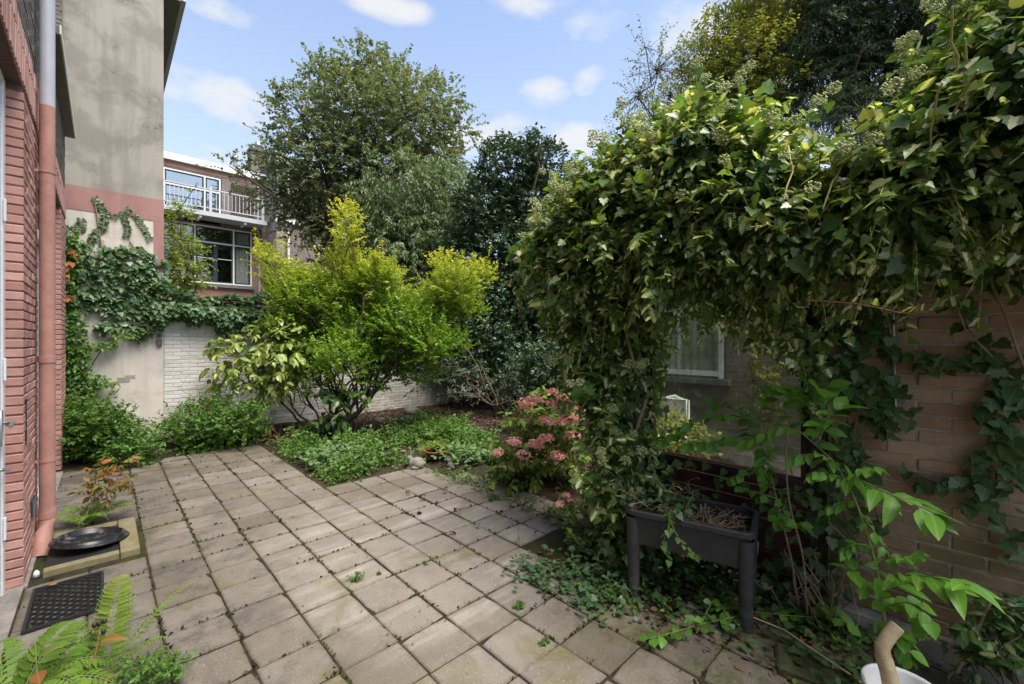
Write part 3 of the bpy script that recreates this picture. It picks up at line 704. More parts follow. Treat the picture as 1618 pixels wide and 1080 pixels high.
def up(z0, z1): return None if z1 > 5.6 else ([(0, 4.9)] if z0 > .80 else [(0, 7.0)])
brickwork(house, (HX-.012, 1.55, 3.625), (0, 1, 0), (1, 0, 0), up, BL, BH, BJ, MT['grey_brick'], limit=0, proud=.006, rest='upper_brickwork')
B('lead_ledge', MT['lead'], house, (HX-.05, HX+.085, 5.75, 8.58, 4.425, 4.50)); B('ledge_trim', MT['white'], house, (HX+.0855, HX+.097, 5.75, 8.58, 4.43, 4.515))
# garden door at the left edge, window behind the drainpipe
door = B('garden_door', MT['upvc'], house, (-.53, -.465, 4.075, 4.145, .05, 3.2), (-.53, -.465, 3.2, 3.28, .05, 3.2), (-.53, -.465, 3.285, 4.07, .05, .22), (-.53, -.465, 3.285, 4.07, 2.12, 2.20), (-.53, -.465, 3.285, 4.07, 1.02, 1.12))
sub('pane', MT['glass_low'], door, (-.505, -.495, 3.285, 4.07, .225, 1.015), (-.505, -.495, 3.285, 4.07, 1.125, 2.115), (-.505, -.495, 3.285, 4.07, 2.205, 3.19))
mb = MB().tube([(-.46, 4.10, 1.09), (-.415, 4.10, 1.09), (-.41, 4.09, 1.088), (-.408, 3.97, 1.082)], .0105, 8); mb.box(-.464, -.452, 4.085, 4.118, .95, 1.17, bev=.003)
mb.obj('handle', MT['metal'], door, True)
MB().tube([(-.462, 4.10, .80), (-.43, 4.10, .80), (-.425, 4.04, .80)], .010, 8).obj('lock_lever', MT['metal'], door, True)
B('door_frame', MT['white'], house, (-.52, -.456, 4.148, 4.236, .0, 3.262), (-.52, -.456, -.5, 4.146, 3.21, 3.262), bev=.004)
for z in (.35, 1.35, 2.35): B('hinge', MT['white'], house, (-.4555, -.443, 4.14, 4.166, z, z+.14), bev=.002)
wf = B('window_frame', MT['white'], house, (-.50, -.44, 5.104, 5.20, .05, 3.262), (-.50, -.44, 7.6, 7.695, .05, 3.262), (-.50, -.44, 5.205, 7.595, 2.55, 2.63), (-.50, -.44, 5.205, 7.595, .05, .15), (-.50, -.44, 5.205, 7.595, 3.18, 3.262), (-.50, -.44, 6.35, 6.43, .155, 2.545))
sub('pane', MT['glass_low'], wf, (-.475, -.465, 5.205, 6.345, .155, 2.545), (-.475, -.465, 6.435, 7.595, .155, 2.545), (-.475, -.465, 5.205, 7.595, 2.635, 3.175))
sub('sash', MT['frame_dark'], wf, (-.463, -.438, 5.203, 5.27, .152, 2.545))
B('crack_slot', MT['dark'], house, (HX-.002, HX+.0045, 4.35, 4.358, .90, 1.20), (HX-.002, HX+.0045, 4.325, 4.385, 1.20, 1.206))
vent = B('air_brick', MT['frame_dark'], house, (HX-.002, HX+.010, 4.62, 4.83, .33, .44))
for i in range(4): sub('vent_bar', MT['lead'], vent, (HX+.0105, HX+.014, 4.625+i*.055, 4.64+i*.055, .335, .435))
# drainpipe
PX, PY = -.318, 4.92
pipe = MB().tube([(PX, PY, .22), (PX, PY, 1.45)], .046, 16).tube([(PX, PY, 1.449), (PX, PY, 3.42)], .0445, 16)
pipe = pipe.obj('drainpipe', MT['pipe_red'], house, True)
sub_ = MB().tube([(PX, PY, 3.4205), (PX, PY, 7.5)], .0445, 16).obj('grey_pipe', MT['pipe_grey'], pipe, True)
MB().tube([(PX, PY, .30), (PX, PY, .20), (PX-.01, PY-.05, .13), (PX-.02, PY-.11, .055), (PX-.03, PY-.16, -.02)], [.050, .050, .051, .051, .052], 16).obj('pipe_shoe', MT['pipe_red'], pipe, True)
for z in (.225, 1.43): MB().tube([(PX, PY, z), (PX, PY, z+.05)], .0515, 16).obj('pipe_collar', MT['pipe_red'], pipe, True)
for z in (.66, 2.9):
    m = MB().tube([(PX, PY, z), (PX, PY, z+.02)], .0495, 16); m.box(HX-.01, PX-.044, PY-.018, PY-.004, z, z+.02); m.obj('pipe_clip', MT['pipe_red'], pipe)

# ================================================================== NEIGHBOUR'S RENDERED GABLE
WY = 9.0
nb = thing('rendered_gable', 'tall grey rendered gable wall with a pink band and cream base', 'house', (.1, 9.2, 0))
GX0, GX1 = -.437, .71
B('rendered_wall', MT['render_grey'], nb, (GX0, GX1, WY, 16, 3.885, 11))
B('lower_wall', MT['render_cream'], nb, (GX0, GX1, WY+.004, 16, 0, 3.883))
mb = MB(); mb.box(GX0, GX1+.003, WY-.003, WY+.02, 3.53, 3.884); mb.box(.585, GX1+.003, WY-.0028, WY+.02, 2.72, 3.528); mb.obj('pink_band', MT['render_pink'], nb)
B('side_band', MT['render_pink'], nb, (GX1+.0005, GX1+.003, WY+.021, 16, 2.72, 3.884))
B('brick_strip_wall', MT['grey_joint'], nb, (-1.2, GX0-.001, WY-.06, 10, 0, 11))
brickwork(nb, (-.66, WY-.06, 4.4), (1, 0, 0), (0, -1, 0), lambda a, b: None if b > 4.2 else [(0, .222)], BL, BH, BJ, MT['grey_brick'], limit=60, rest='strip_brickwork')
eave = B('roof_eave', MT['lead'], nb, (GX1+.001, .93, WY-.05, 16, 7.22, 7.34)); sub('gutter', MT['pipe_grey'], eave, (.9305, 1.0, WY-.05, 16, 7.25, 7.36))
B('render_chip', MT['render_grey'], nb, (.15, .30, WY+.0005, WY+.0042, .95, 1.03), (.24, .36, WY+.0008, WY+.0043, 1.0, 1.06))
MB().lathe([(.0, 0), (.035, 0), (.035, .02), (.02, .06), (0, .06)], (.66, WY-.03, 1.66), 12).obj('wall_fitting', MT['lead'], nb)
B('fitting_box', MT['lead'], nb, (.625, .69, WY-.05, WY-.001, 1.52, 1.62), bev=.005)

# ================================================================== WHITE GARDEN WALL
gw = thing('garden_wall', 'whitewashed brick garden wall at the back of the garden, ivy on its top', 'wall', (3.4, 9.1, 0))
WT = 2.13
B('wall_core', MT['white_joint'], gw, (GX1+.004, 6.3, WY+.010, WY+.22, -.1, WT))
def ww(z0, z1):
    if z1 > WT: return None
    return [(0, 5.58)]
brickwork(gw, (GX1+.01, WY+.010, 0), (1, 0, 0), (0, -1, 0), ww, .21, .053, .011, MT['white_brick'], limit=300, proud=.005, jitter=.003)
B('coping', MT['lead'], gw, (GX1+.004, 6.3, WY-.03, WY+.26, WT+.001, WT+.05), bev=.006)

# ================================================================== TERRACE OF HOUSES BEHIND
HY = 21.8
fa = thing('terraced_house', 'brown brick terraced house with a white railed balcony above big windows', 'house', (2.5, 23, 0))
wx0, wx1, wz0, wz1 = .9, 4.78, 3.98, 6.42                     # lower window
ux0, ux1, uz0, uz1 = .2, 3.64, 6.80, 8.50                     # upper window
B('wall', MT['far_brick'], fa, (-3, ux0, HY, HY+.3, 6.46, 8.86), (ux1, 5.3, HY, HY+.3, 6.46, 8.86), (ux0, ux1, HY, HY+.3, uz1, 8.86), (-3, 5.3, HY+7.7, HY+8, 0, 8.86), (-3, -2.7, HY+.3, HY+7.7, 0, 8.86))
B('lower_wall', MT['far_red'], fa, (-3, wx0, HY-.02, HY+.3, 0, 6.459), (wx1, 5.3, HY-.02, HY+.3, 0, 6.459), (wx0, wx1, HY-.02, HY+.3, 0, wz0))
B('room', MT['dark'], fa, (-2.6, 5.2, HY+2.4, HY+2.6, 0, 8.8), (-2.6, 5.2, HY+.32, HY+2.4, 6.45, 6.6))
B('brick_lintel', MT['far_red'], fa, (wx0, wx1, HY-.02, HY+.3, wz1, 6.459))
B('roof', MT['roof'], fa, (-3.1, 5.3, HY-.02, HY+8.1, 8.92, 9.05)); B('fascia', MT['white'], fa, (-3.1, 5.3, HY-.12, HY-.021, 8.80, 9.06))
B('soldier_course', MT['far_red'], fa, (-3, 5.29, HY-.012, HY-.0005, 8.55, 8.795))
def window(parent, y, xs, zs, cols, frame=.055, dep=.09, glass='glass_far', sashes=True):
    """Outer frame with mullions at xs and transoms at zs, each pane a sub-part with its dark sash."""
    mb = MB(); x0, x1 = xs[0], xs[-1]; z0, z1 = zs[0], zs[-1]
    for x in xs: mb.box(x-frame/2, x+frame/2, y-dep, y, z0-frame/2, z1+frame/2)
    for i in range(len(xs)-1):
        for z in zs: mb.box(xs[i]+frame/2, xs[i+1]-frame/2, y-dep+.008, y-.002, z-frame/2, z+frame/2)
    fr = mb.obj('window', MT[cols], parent)
    for i in range(len(xs)-1):
        for j in range(len(zs)-1):
            a, b, c, d = xs[i]+frame/2, xs[i+1]-frame/2, zs[j]+frame/2, zs[j+1]-frame/2; s = .055
            if sashes: sub('sash', MT['frame_dark'], fr, (a, a+s, y-.06, y-.02, c, d), (b-s, b, y-.06, y-.02, c, d), (a+s, b-s, y-.06, y-.02, c, c+s), (a+s, b-s, y-.06, y-.02, d-s, d))
            sub('pane', MT[glass], fr, (a+s, b-s, y-.046, y-.04, c+s, d-s))
    return fr
lw = window(fa, HY+.07, [.95, 2.72, 4.08, 4.74], [4.03, 5.72, 6.38], 'white', glass='glass_low')
sub('casement', MT['frame_dark'], lw, (3.36, 3.5, HY-.01, HY+.045, 4.08, 5.69)); sub('white_bar', MT['white'], lw, (2.80, 3.35, HY+.0, HY+.02, 5.05, 5.08), (3.51, 4.0, HY+.0, HY+.02, 5.05, 5.08))
B('window_sill', MT['lead'], fa, (.85, 4.86, HY-.14, HY-.021, 3.86, 3.975))
window(fa, HY+.07, [.26, 1.72, 3.05, 3.58], [6.86, 7.86, 8.44], 'white')
def curtain(parent, x0, x1, y, z0, z1, name='curtain', amp=.03):
    n = int((x1-x0)/.03)+2; vs = []; fs = []
    for i in range(n):
        x = x0+(x1-x0)*i/(n-1); yy = y+amp*math.sin(i*1.35)+amp*.4*math.sin(i*.53)
        vs += [(x, yy, z0), (x, yy, z1)]
    fs = [(2*i, 2*i+2, 2*i+3, 2*i+1) for i in range(n-1)]
    o = MB().add(vs, fs).obj(name, MT['curtain'], parent, True); return o
curtain(fa, 4.12, 4.70, HY+.11, 4.05, 6.36); curtain(fa, .98, 1.5, HY+.2, 4.05, 6.36); curtain(fa, 2.3, 2.75, HY+.25, 6.9, 8.4)
# balcony with individual balusters
B('balcony_deck', MT['rail'], fa, (-2.5, 5.14, HY-.95, HY-.022, 6.60, 6.78))
for x in (1.2, 2.75, 4.3): B('deck_bracket', MT['white'], fa, (x, x+.08, HY-.9, HY-.13, 6.50, 6.598))
RY = HY-.90
rail = B('railing', MT['rail'], fa, (-2.5, 5.02, RY-.025, RY+.025, 7.66, 7.70), (-2.5, 5.02, RY-.015, RY+.015, 6.91, 6.95))
for x in (4.93, 3.06, 1.15, -.8): sub('railing_post', MT['rail'], rail, (x+.015, x+.105, RY-.045, RY+.045, 6.785, 7.78))
x = -.6
bal = MB().box(-.010, .010, -.010, .010, 0, .709).mesh('baluster', MT['rail'])
while x < 4.9:
    if all(abs(x-p-.06) > .09 for p in (4.93, 3.06, 1.15, -.8)): put('baluster', bal, rail, Matrix.Translation((x, RY, 6.9505)))
    x += .135
def trellis(parent, x0, x1, y, z0, z1, nx, nz, mat='dark_timber'):
    mb = MB()
    for i in range(nx): x = x0+(x1-x0)*i/(nx-1); mb.box(x-.012, x+.012, y-.02, y-.008, z0, z1)
    for j in range(nz): z = z0+(z1-z0)*j/(nz-1); mb.box(x0-.03, x1+.03, y-.032, y-.0205, z-.014, z+.014)
    return mb.obj('trellis', MT[mat], parent)
trellis(fa, 4.0, 4.85, HY-.005, 7.0, 8.35, 10, 12)
MB().tube([(5.05, HY-.09, 3.0), (5.05, HY-.09, 6.3), (4.98, HY-.2, 6.45), (4.98, HY-.25, 6.6)], .045, 8).obj('rainwater_pipe', MT['pipe_grey'], fa, True)
MB().tube([(5.0, HY-.07, 6.8), (5.0, HY-.07, 8.8)], .04, 8).obj('upper_pipe', MT['pipe_grey'], fa, True)
MB().tube([(4.25, HY+.6, 9.05), (4.25, HY+.6, 9.62)], .09, 12).lathe([(.09, 0), (.15, .02), (.15, .06), (.10, .12), (.13, .2), (.02, .26)], (4.25, HY+.6, 9.62), 12).obj('flue', MT['metal'], fa, True)
fb = thing('terraced_house', 'brick terraced house with a pale side wall behind the trees, white downpipe on its front', 'house', (8, 22, 0)); BY = 20.05
B('side_wall', MT['far_pale'], fb, (5.301, 5.6, BY+.0, 29, 0, 9.15)); B('wall', MT['far_brick'], fb, (5.6, 7.0, BY, BY+.3, 0, 9.15), (8.8, 15, BY, BY+.3, 0, 9.15), (7.0, 8.8, BY, BY+.3, 0, 4.0), (7.0, 8.8, BY, BY+.3, 6.1, 9.15))
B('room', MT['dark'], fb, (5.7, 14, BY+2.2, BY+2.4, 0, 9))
window(fb, BY+.08, [7.04, 7.9, 8.76], [4.05, 5.3, 6.05], 'white', glass='glass_low')
B('window_sill', MT['lead'], fb, (6.95, 8.85, BY-.1, BY-.001, 3.88, 3.995))
B('string_course', MT['white'], fb, (5.25, 6.9, BY-.10, BY-.002, 6.62, 6.80)); B('cornice', MT['white'], fb, (5.25, 15, BY-.16, BY-.001, 9.16, 9.36)); B('roof', MT['roof'], fb, (5.3, 15, BY, 29, 9.17, 9.5))
MB().tube([(5.75, BY-.08, 3), (5.75, BY-.08, 6.5)], .05, 8).lathe([(.05, 0), (.09, .02), (.11, .12), (.05, .13)], (5.75, BY-.08, 6.45), 8).obj('rainwater_pipe', MT['white'], fb, True)
MB().tube([(5.75, BY-.08, 7.8), (5.75, BY-.08, 9.15)], .05, 8).obj('upper_pipe', MT['white'], fb, True)
ch = B('chimney', MT['far_brick'], fb, (5.0, 5.75, 23.0, 23.7, 9.0, 10.55)); sub('chimney_cap', MT['lead'], ch, (4.93, 5.82, 22.93, 23.77, 10.551, 10.65))
MB().lathe([(.13, 0), (.13, .25), (.2, .27), (.2, .32), (.12, .34), (.16, .42), (0, .46)], (5.38, 23.35, 10.65), 12).obj('chimney_pot', MT['metal'], ch, True)

# ================================================================== SHED WALL ON THE RIGHT
SX = 3.10
shed = thing('brick_shed', 'orange brick garden wall with a timber framed window over maroon boards, draped in ivy', 'wall', (3.2, .6, 0))
B('wall_core', MT['orange_joint'], shed, (SX+.010, SX+.24, -2.6, .56, -.15, 2.16), (SX+.10, SX+.28, .5605, 1.82, 2.02, 2.16)); B('end_pier', MT['orange_joint'], shed, (SX+.12, SX+.30, 1.8205, 1.98, -.15, 2.16))
OL, OH, OJ = .236, .061, .013
brickwork(shed, (SX+.010, .545, .10), (0, -1, 0), (1*-1, 0, 0), lambda a, b: None if b > 2.02 else [(0, 2.2)], OL, OH, OJ, MT['orange_brick'], limit=270, proud=.007, jitter=.004, depth=.05, rough=.0032)
B('plinth', MT['slab'], shed, (SX-.08, SX+.004, -2.6, .53, -.15, .10), bev=.01)
B('corner_post', MT['dark_timber'], shed, (SX-.01, SX+.12, .565, .65, -.1, 2.015)); B('corner_post', MT['dark_timber'], shed, (SX-.01, SX+.12, 1.74, 1.815, -.1, 2.015))
fr = B('window_frame', MT['dark_timber'], shed, (SX+.0, SX+.09, .655, 1.735, .68, .74), (SX+.0, SX+.09, .655, 1.735, 1.94, 2.01), (SX+.02, SX+.08, .655, .70, .745, 1.935), (SX+.02, SX+.08, 1.69, 1.735, .745, 1.935))
sub('pane', MT['glass_shed'], fr, (SX+.045, SX+.051, .705, 1.685, .745, 1.935))
z = .02
brd = None
while z < .66:
    B('board', MT['maroon'], shed, (SX+.03+rng.uniform(-.002, .002), SX+.055, .655, 1.735, z, z+.098), bev=.004); z += .105
B('coping', MT['orange_joint'], shed, (SX-.03, SX+.30, -2.6, 2.0, 2.161, 2.21), bev=.008)
MB().tube([(SX-.012, .26, 1.18), (SX-.012, .27, 1.75)], .008, 8).box(SX-.025, SX+.0, .235, .265, 1.16, 1.20).obj('window_stay', MT['metal'], shed)

# the house seen through the shed's window
hb = thing('house_beyond', 'brown brick house seen through the grimy window, with a white framed curtained window', 'house', (6.7, 2.2, 0)); QX = 6.5
def xbox(name, mat, parent, *bs): return B(name, MT[mat], parent, *bs)
xbox('wall', 'far_brick', hb, (QX, QX+.3, -3, 2.38, 0, 2.9), (QX, QX+.3, 3.9, 4.6, 0, 2.9), (QX, QX+.3, 2.38, 3.9, 0, 1.04), (QX, QX+.3, 2.38, 3.9, 2.55, 2.9)) 
wf2 = xbox('window', 'white', hb, (QX-.02, QX+.05, 2.405, 2.47, 1.05, 2.54), (QX-.02, QX+.05, 3.81, 3.875, 1.05, 2.54), (QX-.02, QX+.05, 2.475, 3.805, 1.08, 1.15), (QX-.02, QX+.05, 2.475, 3.805, 2.45, 2.54))
sub('pane', MT['glass_beyond'], wf2, (QX+.02, QX+.03, 2.475, 3.805, 1.155, 2.445))
def xcurtain():
    n = 60; vs = []
    for i in range(n):
        y = 2.45+1.4*i/(n-1); xx = QX+.07+.011*math.sin(i*1.3); vs += [(xx, y, 1.0), (xx, y, 2.6)]
    MB().add(vs, [(2*i, 2*i+2, 2*i+3, 2*i+1) for i in range(n-1)]).obj('curtain', MT['curtain'], hb, True)
xcurtain(); xbox('window_sill', 'lead', hb, (QX-.10, QX-.001, 2.3, 3.98, .96, 1.04)); xbox('jamb', 'white', hb, (QX-.03, QX-.002, 1.54, 1.62, 1.25, 2.1)); xbox('room', 'dark', hb, (QX+.5, QX+.6, 2.0, 4.5, .5, 2.9))
xbox('roof', 'roof', hb, (QX-.15, QX+2.5, -3, 4.6, 2.905, 3.0))
def garden_chair():
    c = on_x(1052, 640, 5.0); o = thing('garden_chair', 'white plastic garden chair glimpsed through the grimy window', 'chair', (c[0], c[1], 0)); x, y = c[0], c[1]
    B('seat', MT['white'], o, (x-.2, x+.2, y-.2, y+.2, .40, .43), bev=.01); m = MB()
    m.tube([(x+.2, y-.19, .43), (x+.24, y-.17, .86), (x+.25, y, .90), (x+.24, y+.17, .86), (x+.2, y+.19, .43)], .02, 6)
    vs, fs = box_chamfer(x+.205, x+.235, y-.17, y+.17, .47, .88, .01); m.add(vs, fs)
    m.obj('backrest', MT['white'], o, True)
    for sx in (-1, 1):
        for sy in (-1, 1): MB().tube([(x+sx*.17, y+sy*.17, .4), (x+sx*.21, y+sy*.2, -.15)], .018, 6).obj('leg', MT['white'], o, True)
garden_chair()

# ================================================================== TREES BEHIND THE GARDEN
def ground_under(x, depth): r = ray(x, Y0); p = CAM+r*depth; return (p[0], p[1], -.1)
big = [(577, 112, 36), (522, 140, 40), (628, 140, 44), (478, 185, 46), (560, 180, 66), (640, 185, 62), (700, 158, 32), (450, 250, 38), (520, 260, 66), (600, 265, 70), (680, 240, 55), (728, 205, 22), (442, 305, 34), (492, 335, 52), (570, 345, 66), (650, 335, 66),
       (392, 268, 17, -.8), (362, 262, 12, -1.0), (700, 305, 42), (505, 108, 20), (585, 82, 14), (430, 235, 18), (545, 415, 42)]
plant('broadleaf_tree', 'tallest tree, with a loose olive brown crown, behind the white wall', 'tree', ground_under(585, 14.5), pb(big, 14, .9), 'L_maple', 'wide', 4300, .60, 14, .095,
      droop=.45, lo=.12, up=.3, r0=.24, sprays=(200, .6, 16), fork=.55, fans=.16, tip=.014, fan_r=.016, bend=.9)
cher = [(640, 285, 50), (700, 290, 38), (600, 330, 46), (675, 360, 56), (735, 330, 36), (640, 395, 52), (715, 415, 46), (590, 390, 38), (690, 470, 45), (610, 450, 40)]
plant('weeping_cherry_tree', 'paler tree with long drooping grey green leaves in front of the tall tree', 'tree', ground_under(655, 11.5), pb(cher, 11.5, .5), 'L_cherry', 'long', 2000, .50, 12, .13, droop=.85, lo=.3, up=-.1, r0=.12, fork=.6, fans=.15, tip=.02, fan_r=.014)
holly = [(800, 265, 42), (862, 255, 30), (770, 325, 46), (838, 325, 52), (890, 295, 28), (790, 395, 60), (862, 390, 52), (748, 450, 46), (820, 470, 60), (762, 530, 46), (850, 520, 45), (725, 560, 42), (800, 570, 48), (880, 565, 30), (905, 340, 26), (845, 235, 18), (790, 238, 16), (725, 400, 34), (740, 490, 40)]
plant('evergreen_tree', 'dense blackish green evergreen tree with a rounded top in the back corner of the garden', 'tree', (7.0, 7.6, 0), pb(holly, 10.3, .5), 'L_holly', 'ovate', 7500, .30, 10, .085, droop=.15, lo=.40, up=.35, r0=.12, fork=.5, fans=.08, tip=.02, fan_r=.010)
hb_ = [(700, 470, 40), (760, 470, 45), (830, 470, 50), (900, 460, 50), (690, 540, 40), (750, 550, 50), (820, 560, 50), (890, 560, 50), (940, 520, 45), (700, 600, 34), (780, 610, 36), (860, 620, 36), (930, 600, 40)]
plant('holly_hedge', 'dark overgrown hedge closing the far end of the garden behind the evergreen tree', 'hedge', (8.2, 8.6, -.05), pb(hb_, 12.2, .4), 'L_holly', 'ovate', 3600, .36, 9, .11, droop=.15, lo=.3, up=.3, r0=.10, stems=4, fans=.04, tip=.02, fan_r=.01)
bay = [(870, 575, 34), (905, 560, 30), (850, 610, 28), (895, 610, 34), (835, 570, 20), (920, 600, 25)]
plant('rounded_bush', 'small dark bush with dull grey green leaves between the evergreen tree and the pink hydrangea', 'shrub', (5.3, 4.9, 0), pb(bay, 7.0, .25), 'L_holly', 'ovate', 900, .2, 9, .06, droop=.1, lo=.35, up=.5, r0=.03, stems=3, fans=.1, tip=.006, fan_r=.005)
rh = [(740, 590, 34), (775, 600, 30), (715, 600, 26), (800, 610, 28), (690, 575, 24), (830, 590, 24)]
plant('bare_stemmed_shrub', 'dark shrub with tangled bare grey twigs below the evergreen tree', 'shrub', (6.2, 6.6, 0), pb(rh, 9.0, .3), 'L_holly', 'long', 240, .3, 8, .1, droop=.2, lo=.3, up=.4, r0=.04, stems=5, fans=.8, tip=.008, fan_r=.009)
yel = [(1150, 60, 42), (1210, 30, 50), (1120, 100, 36), (1190, 100, 55), (1240, 80, 50), (1160, 140, 50), (1230, 150, 50), (1100, 140, 32), (1265, 20, 40), (1200, -20, 45)]
plant('yellowing_tree', 'tree with yellow green autumn foliage and visible dark branches behind the ivy', 'tree', ground_under(1190, 9.5), pb(yel, 9.3, .6), 'L_yellow', 'ovate', 2700, .45, 9, .075, droop=.3, lo=.2, up=.4, r0=.10, fork=.6, fans=.35, tip=.012, fan_r=.010)
bare = [(1040, 110, 30), (1010, 150, 25), (1060, 150, 25), (1030, 190, 25), (1000, 220, 22), (1075, 110, 26), (985, 235, 18), (1020, 75, 16)]
plant('thinning_tree', 'nearly leafless tree with fine arching brown twigs against the sky, left of the yellow tree', 'tree', ground_under(1030, 8.3), pb(bare, 8.2, .4), 'L_maple', 'ovate', 260, .5, 7, .05, droop=.35, lo=.2, up=.3, r0=.05, fork=.75, fans=1.0, tip=.008, fan_r=.008)
con = [(1300, 40, 50), (1370, 20, 60), (1440, 40, 55), (1330, 110, 50), (1400, 110, 55), (1290, 150, 40), (1360, 175, 40), (1470, 110, 50), (1540, 40, 50), (1600, 80, 60), (1560, 150, 50), (1430, 170, 40), (1600, 0, 50), (1500, -20, 60), (1340, -40, 60), (1640, 160, 40)]
plant('yew_tree', 'large dark yew with hanging feathery sprays at the top right behind the ivy', 'tree', ground_under(1400, 8.2), pb(con, 7.8, .7), 'L_conifer', 'needle', 3600, .42, 30, .115, droop=.9, lo=.35, up=-.1, r0=.16, fork=.6, fans=.15, tip=.02, fan_r=.014, spread=1.0)
cl = [(285, 345, 16), (275, 385, 20), (300, 400, 20), (280, 425, 22), (298, 440, 22), (270, 330, 10), (305, 300, 6), (275, 460, 18)]
plant('young_birch_tree', 'slender yellow green leafed tree just behind the white wall beside the gable corner', 'tree', ground_under(285, 11.0), pb(cl, 10.6, .3), 'L_lime', 'ovate', 420, .3, 9, .075, droop=.4, lo=.2, up=.3, r0=.035, fork=.7, fans=.5, tip=.008, fan_r=.006)

# ================================================================== SHRUBS IN THE BED
priv = [(552, 352, 13), (548, 378, 16), (545, 420, 24), (490, 455, 26), (428, 415, 16), (452, 450, 30), (470, 480, 34), (525, 480, 50), (590, 460, 44), (600, 440, 26), (640, 512, 42), (575, 530, 46), (500, 540, 36), (690, 480, 36), (722, 452, 28), (755, 440, 18), (700, 425, 16), (680, 545, 34), (632, 560, 34), (412, 408, 9), (545, 335, 7), (715, 545, 22), (455, 520, 26), (470, 560, 30), (540, 575, 38), (600, 580, 34), (660, 585, 28), (500, 600, 22), (740, 490, 22), (770, 440, 8)]
PB = pb(priv, 7.15, .55)
zt = lambda P: np.clip((P[:, 2]-2.0)/1.35+rng.normal(size=len(P))*.16, 0, .9)*np.where(P[:, 0] > 3.55, .95, .72)
plant('golden_privet', 'big bright green privet bush with yellow tipped shoots in the middle of the bed', 'shrub', (2.85, 7.25, .02), PB, 'L_privet', 'ovate', 5600, .27, 13, .052, droop=.05, lo=.25, up=1.0, r0=.075, stems=5, fork=.35, fans=.10, tip=.010, fan_r=.006, tone=zt, sprays=(150, .42, 22))
auc = [(425, 605, 20), (390, 580, 24), (470, 545, 24), (455, 590, 24), (342, 572, 15), (372, 562, 24), (410, 575, 28), (440, 552, 26), (412, 532, 22), (372, 592, 17), (432, 598, 22), (465, 570, 24), (400, 545, 24), (448, 530, 24), (350, 555, 12)]
plant('spotted_laurel', 'shrub with large yellow flecked leaves hanging in front of the white wall', 'shrub', (2.55, 7.45, .02), pb(auc, 7.0, .22), 'L_aucuba', 'rich', 210, .22, 8, .125, droop=.65, lo=.3, up=.1, r0=.03, stems=3, fans=.6, tip=.006, fan_r=.005, heroes=260, fork=.6)
lau = [(520, 640, 16), (540, 655, 14), (508, 668, 12), (530, 625, 12), (495, 625, 10), (545, 640, 10)]
plant('laurel_bush', 'low clump of large glossy dark green leaves at the foot of the privet stems', 'shrub', (2.75, 6.9, .02), pb(lau, 6.8, .15), 'L_laurel', 'rich', 40, .16, 7, .13, droop=.7, lo=.2, up=.4, r0=.02, stems=2, fans=.8, tip=.006, fan_r=.006, heroes=160)
lf = [(560, 620, 10), (575, 600, 10), (590, 615, 8), (605, 560, 9)]
plant('sucker_shoots', 'thin shoots with long fresh green leaves right of the privet stems', 'shrub', (3.0, 6.9, .02), pb(lf, 7.0, .1), 'L_sap', 'richlong', 16, .2, 7, .12, droop=.5, lo=.2, up=.3, r0=.014, stems=2, fans=1.0, tip=.004, fan_r=.004, heroes=80)
s1 = [(100, 690, 34), (140, 690, 36), (185, 700, 34), (215, 705, 22), (120, 665, 28), (165, 668, 22), (95, 730, 26), (150, 725, 30), (205, 725, 22)]
plant('leafy_shrub', 'low spreading green shrub against the cream wall, left of the wall corner', 'shrub', (.0, 8.2, .02), pb(s1, 5.75, .25, 1.2), 'L_small', 'ovate', 1100, .2, 10, .055, droop=.2, lo=.35, up=.6, r0=.03, stems=4, fans=.06, tip=.006, fan_r=.004, low_cut=.0, sprays=(110, .34, 14))
s2 = [(300, 668, 26), (340, 662, 28), (380, 668, 26), (275, 690, 24), (320, 690, 32), (365, 692, 32), (400, 688, 20), (350, 710, 26), (290, 708, 22), (345, 640, 12)]
plant('leafy_shrub', 'low green shrub with red brown twigs sticking out, in front of the white wall', 'shrub', (1.35, 7.95, .02), pb(s2, 6.55, .25, 1.1), 'L_small', 'ovate', 1000, .2, 10, .05, droop=.2, lo=.35, up=.6, r0=.03, stems=5, fans=.08, tip=.006, fan_r=.004, low_cut=.0, sprays=(110, .34, 14))
def twig_bush(name, label, base, tips, mat='stem_red', r=.006, n_side=5, leaves=None):
    o = thing(name, label, 'plant', tuple(base)); mb = MB(); ends = []
    for tp in tips:
        p = curve(np.array(base)+rng.normal(size=3)*[.06, .06, 0], tp, .10, 7, .05); mb.tube(p, list(np.linspace(r, r*.3, 7)), 4, False)
        for k in range(n_side):
            i = rng.integers(2, 7); q = p[i]+rv(1)[0]*rng.uniform(.05, .16)+UP*.05; mb.tube(curve(p[i], q, .05, 3), [r*.4, r*.3, r*.15], 3, False); ends.append((p[i], q))
    mb.obj('stems', MT[mat], o, True)
    if leaves:
        mat_, tm, sz, k = leaves; b = np.array([e[0] for e in ends]); d = np.array([e[1]-e[0] for e in ends])
        lv, _ = twigs(b, d, np.linalg.norm(d, axis=1), k, sz, .3); foliage(Leaves().add(*lv), tm, MT[mat_], o, 120)
    return o
twig_bush('twiggy_stems', 'bare dark red brown twigs standing out of the shrub before the white wall', (1.2, 8.0, .05), [on_y(x, y, 8.0) for x, y in ((268, 640), (290, 605), (255, 660), (305, 610), (330, 620), (262, 690), (352, 640))], n_side=6)
twig_bush('fallen_twigs', 'heap of dry reddish twigs lying between the shrub and the bed', (2.0, 7.4, .03), [(2.0+.1*i-.3, 7.4+rng.uniform(-.35, .2), .10+.05*(i % 3)) for i in range(9)], n_side=5)
